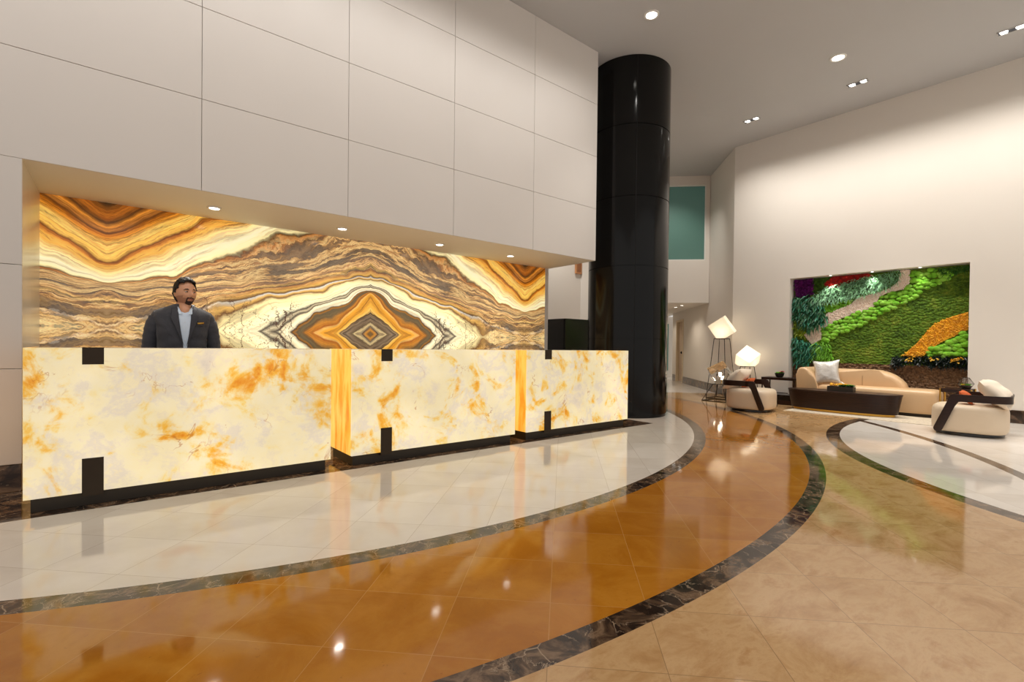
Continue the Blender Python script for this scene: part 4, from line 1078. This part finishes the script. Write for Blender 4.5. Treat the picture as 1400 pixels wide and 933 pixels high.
# eyes, brows, lips
for s in (-1, 1):
    m = MB(); m.ball(H((s * .031, -.0815, .004)), (.0115, .0115, .0062), 2); ey = m.build('eye', simple('eye_white', (196, 184, 174), .3), man, smooth=True)
    m = MB(); m.ball(H((s * .031 + .003, -.0925, .004)), (.0052, .003, .0052), 2); m.build('iris', simple('dark_iris', (30, 18, 12), .2), ey, smooth=True)
    m = MB(); m.tube([H(p) for p in ((s * .014, -.0955, .021), (s * .026, -.0965, .0265), (s * .040, -.088, .0245), (s * .050, -.076, .018))], [.003, .0052, .0044, .002], 8); m.build('eyebrow', MAT['hair'], man, smooth=True)
m = MB(); m.tube([H(p) for p in ((-.024, -.090, -.058), (-.012, -.1005, -.0635), (0, -.103, -.065), (.012, -.1005, -.0635), (.024, -.090, -.058))], [.0015, .0034, .004, .0034, .0015], 8); m.build('lips', simple('lips', (176, 96, 84), .45), man, smooth=True)

# clothes
prof = [(.84, .205, .135, 0), (.95, .200, .135, 0), (1.08, .186, .128, 0), (1.18, .190, .130, 0), (1.27, .204, .130, 0), (1.33, .217, .124, .002), (1.365, .222, .116, .006), (1.392, .216, .106, .010), (1.412, .188, .096, .014), (1.43, .148, .086, .018), (1.45, .094, .074, .020), (1.465, .068, .066, .022)]
def inter(z):
    for (z0, a0, b0, c0), (z1, a1, b1_, c1) in zip(prof[:-1], prof[1:]):
        if z <= z1:
            k = min(1, max(0, (z - z0) / (z1 - z0))); return a0 + (a1 - a0) * k, b0 + (b1_ - b0) * k, c0 + (c1 - c0) * k
    return prof[-1][1:]
NE = 2.4
def front(x, z, off=0.0):
    a, b_, c = inter(z); k = min(.98, abs(x) / a)
    return Vector((x, c - b_ * (1 - k ** NE) ** (1 / NE) - off, z))
m = MB(); rg = []
zz_ = [.84 + (1.465 - .84) * i / 30 for i in range(31)]
for z in zz_:
    a, b_, c = inter(z)
    ring = []
    for (x, y) in superell(a, b_, NE, 48):
        wr_ = .011 * noise.noise(Vector((x * 7 + z * 4, y * 9, z * 16))) if z < 1.4 else 0
        ring.append(Vector((x * (1 + wr_ * 4), c + y * (1 + wr_ * 6), z)))
    rg.append(ring)
m.loft(rg)
for s in (-1, 1):
    P_ = [(.110, .010, 1.362), (.178, .010, 1.352), (.212, .016, 1.27), (.232, .024, 1.17), (.241, .030, 1.08), (.243, .005, 1.01), (.240, -.045, .93), (.237, -.085, .87)]
    Q = []; R_r = []
    rad = [.045, .062, .064, .060, .058, .055, .049, .043]
    for i in range(len(P_) - 1):
        for k in range(5):
            t_ = k / 5; Q.append([P_[i][j] + (P_[i + 1][j] - P_[i][j]) * t_ for j in range(3)]); R_r.append((rad[i] + (rad[i + 1] - rad[i]) * t_) * (1 + .045 * math.sin(i * 5 + k * 2.1)))
    Q.append(P_[-1]); R_r.append(rad[-1])
    m.tube([(s * p[0], p[1], p[2]) for p in Q], R_r, 20); m.ball((s * .166, .010, 1.346), (.069, .070, .066), 3)
m.build('suit_jacket', MAT['suit'], man, smooth=True, angle=60)
def patch(name, mat, left, right, off, rows=16, cols_=6, parent=man):
    """surface patch between two (x,z) polylines, following the chest"""
    m_ = MB(); V_ = []
    def at_(pl_, t_):
        f_ = t_ * (len(pl_) - 1); i = min(int(f_), len(pl_) - 2); k = f_ - i
        return (pl_[i][0] + (pl_[i + 1][0] - pl_[i][0]) * k, pl_[i][1] + (pl_[i + 1][1] - pl_[i][1]) * k)
    for j in range(rows + 1):
        a = at_(left, j / rows); b__ = at_(right, j / rows)
        V_.append([m_.b.verts.new(front(a[0] + (b__[0] - a[0]) * i / cols_, a[1] + (b__[1] - a[1]) * i / cols_, off)) for i in range(cols_ + 1)])
    for j in range(rows):
        for i in range(cols_): m_.b.faces.new((V_[j][i], V_[j][i + 1], V_[j + 1][i + 1], V_[j + 1][i]))
    o_ = m_.build(name, mat, parent, smooth=True, angle=0)
    md_ = o_.modifiers.new('thick', 'SOLIDIFY'); md_.thickness = .004; md_.offset = 0
    return o_
cx_ = .018
sh = patch('shirt', MAT['shirt'], [(cx_ - .012, .86), (cx_ - .012, 1.08), (cx_ - .034, 1.22), (cx_ - .052, 1.36), (cx_ - .060, 1.425)],
           [(cx_ + .012, .86), (cx_ + .016, 1.08), (cx_ + .038, 1.22), (cx_ + .048, 1.36), (cx_ + .052, 1.425)], .003, 20, 8)
m = MB()   # open neck of the shirt showing skin belongs to the body: collar wings frame it
for s in (-1, 1):
    base = [H((0, 0, 0))] 
    P1 = Vector((cx_ + s * .056, -.035, 1.452)); P2 = Vector((cx_ + s * .046, -.094, 1.425)); P3 = Vector((cx_ + s * .020, -.128, 1.372)); P4 = Vector((cx_ + s * .058, -.112, 1.372)); P5 = Vector((cx_ + s * .072, -.06, 1.418))
    vs_ = [m.b.verts.new(p) for p in (P1, P2, P3, P4, P5)]
    m.b.faces.new((vs_[0], vs_[1], vs_[4])); m.b.faces.new((vs_[1], vs_[2], vs_[3])); m.b.faces.new((vs_[1], vs_[3], vs_[4]))
cb = m.build('shirt_collar', MAT['shirt'], man); md = cb.modifiers.new('thick', 'SOLIDIFY'); md.thickness = .004
m = MB(); m.tube([(cx_ + .062 * math.cos(a), .012 + .060 * math.sin(a), 1.462 - .012 * (1 - math.sin(a)) / 2) for a in [math.radians(x_) for x_ in range(-40, 221, 20)]], .010, 10); m.build('collar_band', MAT['shirt'], man, smooth=True)
m = MB()
m.b.free()
for z in (1.30, 1.22, 1.14):
    m = MB(); m.ball(front(cx_, z, .007), (.004, .002, .004), 1); m.build('shirt_button', simple('white_button', (230, 232, 236), .4), sh)
lapL = patch('lapel', MAT['lapel'], [(cx_ - .012, 1.10), (cx_ - .050, 1.20), (cx_ - .108, 1.345), (cx_ - .100, 1.372), (cx_ - .098, 1.425)], [(cx_ - .008, 1.09), (cx_ - .028, 1.20), (cx_ - .044, 1.32), (cx_ - .048, 1.38), (cx_ - .056, 1.44)], .009)
lapR = patch('lapel', MAT['lapel'], [(cx_ + .012, 1.09), (cx_ + .032, 1.20), (cx_ + .044, 1.32), (cx_ + .046, 1.38), (cx_ + .050, 1.44)], [(cx_ + .016, 1.10), (cx_ + .055, 1.20), (cx_ + .104, 1.345), (cx_ + .094, 1.372), (cx_ + .090, 1.425)], .009)
patch('pocket_welt', MAT['lapel'], [(.095, 1.262), (.095, 1.270)], [(.150, 1.268), (.150, 1.276)], .004, 2, 4)
nb_ = patch('name_badge', MAT['brass'], [(.112, 1.284), (.112, 1.300)], [(.160, 1.290), (.160, 1.306)], .010, 2, 4)
m = MB()
for s in (-1, 1):
    m.tube([(s * .08, .01, .90), (s * .088, .005, .70), (s * .095, 0, .48), (s * .10, .025, .25), (s * .10, .03, .09)], [.105, .092, .075, .066, .062], 20)
m.ball((0, .01, .90), (.175, .118, .10), 3)
m.build('trousers', MAT['suit'], man, smooth=True, angle=60)
for s in (-1, 1):
    m = MB(); rg = []
    for z, k in ((.001, .96), (.02, 1.0), (.05, .95), (.078, .70), (.095, .45)):
        rg.append([Vector((s * .105 + x, y - .03 * (1 - z * 6), z)) for x, y in superell(.050 * k, .145 * k, 2.4, 28, 0, -.03)])
    m.loft(rg); m.build('shoe', simple('black_shoe_leather', (18, 16, 15), .3), man, smooth=True)

# ================================================================== LIGHT
world = bpy.data.worlds.new('lobby_ambient_fill'); sc.world = world; world.use_nodes = True  # even ambient fill, added through the open side behind the camera
bg = world.node_tree.nodes['Background']; bg.inputs[0].default_value = (1.0, .965, .92, 1); bg.inputs[1].default_value = .72
warm = (1, .95, .88)
# rows of spots without fixtures, added to wash the right and desk walls smoothly
for k in range(13):
    y = 5.0 - k * .66
    spot((9.80, y, ZC - .03), (XR + .25, y, 1.4), 88, 102, 1.0, warm, .05)
for k in range(13):
    x = 5.5 - k * .72
    spot((x, 3.6, ZC - .03), (x, YW + .25, 3.3), 46, 86, 1.0, (1, .96, .91), .05)
for x, y in ((5.727, 4.08), (8.80, 2.786), (6.2, .9), (3.0, .9), (0.2, .9), (3.2, -2), (8.6, -1), (8.3, .6), (7.2, -.6)):  # last pair added out of view to brighten the floor near the armchair
    spot((x, y, ZC - .03), (x, y, 0), 150, 76, .8, warm, .06)
for x in (.755, 2.04, 3.345, 4.56):
    spot((x, 5.68, ZB - .02), (x, 5.55, 0), 62, 120, .8, (1, .93, .82), .04)
for x, y in ((12.80, 8.13), (12.42, 7.69), (14.6, 9.9), (15.6, 11.0)):
    spot((x, y, 2.31), (x, y, 0), 22, 120, .8, (1, .88, .72), .04)
for y, w_ in ((3.56, 17), (2.87, 17), (2.165, 9)):
    spot((XR + .075, y, NZ - .01), (XR + .19, y - .02, 1.6), w_, 74, .9, (1, .95, .88), .015)
# extra spots over the sitting area, away from its modelled ceiling fixtures
for x, y in ((9.7, 3.9), (9.9, 2.6), (9.3, 1.3)):
    spot((x - .3, y, ZC - .03), (x, y, .4), 170, 54, .8, warm, .05)
def area(loc, target, W, sx, sy, col_=(1, 1, 1)):
    l = bpy.data.lights.new('area_lamp', 'AREA'); l.energy = W; l.shape = 'RECTANGLE'; l.size = sx; l.size_y = sy; l.color = col_
    o_ = bpy.data.objects.new('area_lamp', l); C.objects.link(o_); o_.location = loc; o_.rotation_euler = (Vector(target) - Vector(loc)).to_track_quat('-Z', 'Y').to_euler()
    return o_
spot((8.2, 8.2, ZC - .03), (8.4, 9.3, 2.4), 460, 90, .9, warm)
spot((10.4, 6.4, ZC - .03), (11.6, 7.5, 2.8), 170, 80, .9, warm)

# ================================================================== CAMERA
F_, yaw, pit, rol = 665.9, math.radians(50.932), math.radians(-.621), math.radians(.652)
Fv_ = Vector((math.cos(yaw) * math.cos(pit), math.sin(yaw) * math.cos(pit), math.sin(pit)))
R0 = Vector((math.sin(yaw), -math.cos(yaw), 0)); U0 = R0.cross(Fv_)
Rv = math.cos(rol) * R0 + math.sin(rol) * U0; Uv = -math.sin(rol) * R0 + math.cos(rol) * U0
cd = bpy.data.cameras.new('camera'); cam = bpy.data.objects.new('camera', cd); C.objects.link(cam)
M4 = Matrix(((Rv.x, Uv.x, -Fv_.x, 0), (Rv.y, Uv.y, -Fv_.y, 0), (Rv.z, Uv.z, -Fv_.z, 1.12), (0, 0, 0, 1)))
cam.matrix_world = M4
cd.sensor_fit = 'HORIZONTAL'; cd.sensor_width = 36; cd.lens = 36 * F_ / 1400; cd.shift_y = 14.5 / 1400; cd.clip_start = .05; cd.clip_end = 100
sc.camera = cam
sc.view_settings.view_transform = 'Standard'; sc.view_settings.look = 'None'; sc.view_settings.gamma = 1; sc.view_settings.exposure = 0
sc.view_settings.use_curve_mapping = False
sc.cycles.use_denoising = True
sc.cycles.max_bounces = 8; sc.cycles.diffuse_bounces = 4; sc.cycles.glossy_bounces = 4; sc.cycles.transmission_bounces = 6
sc.cycles.sample_clamp_indirect = 6
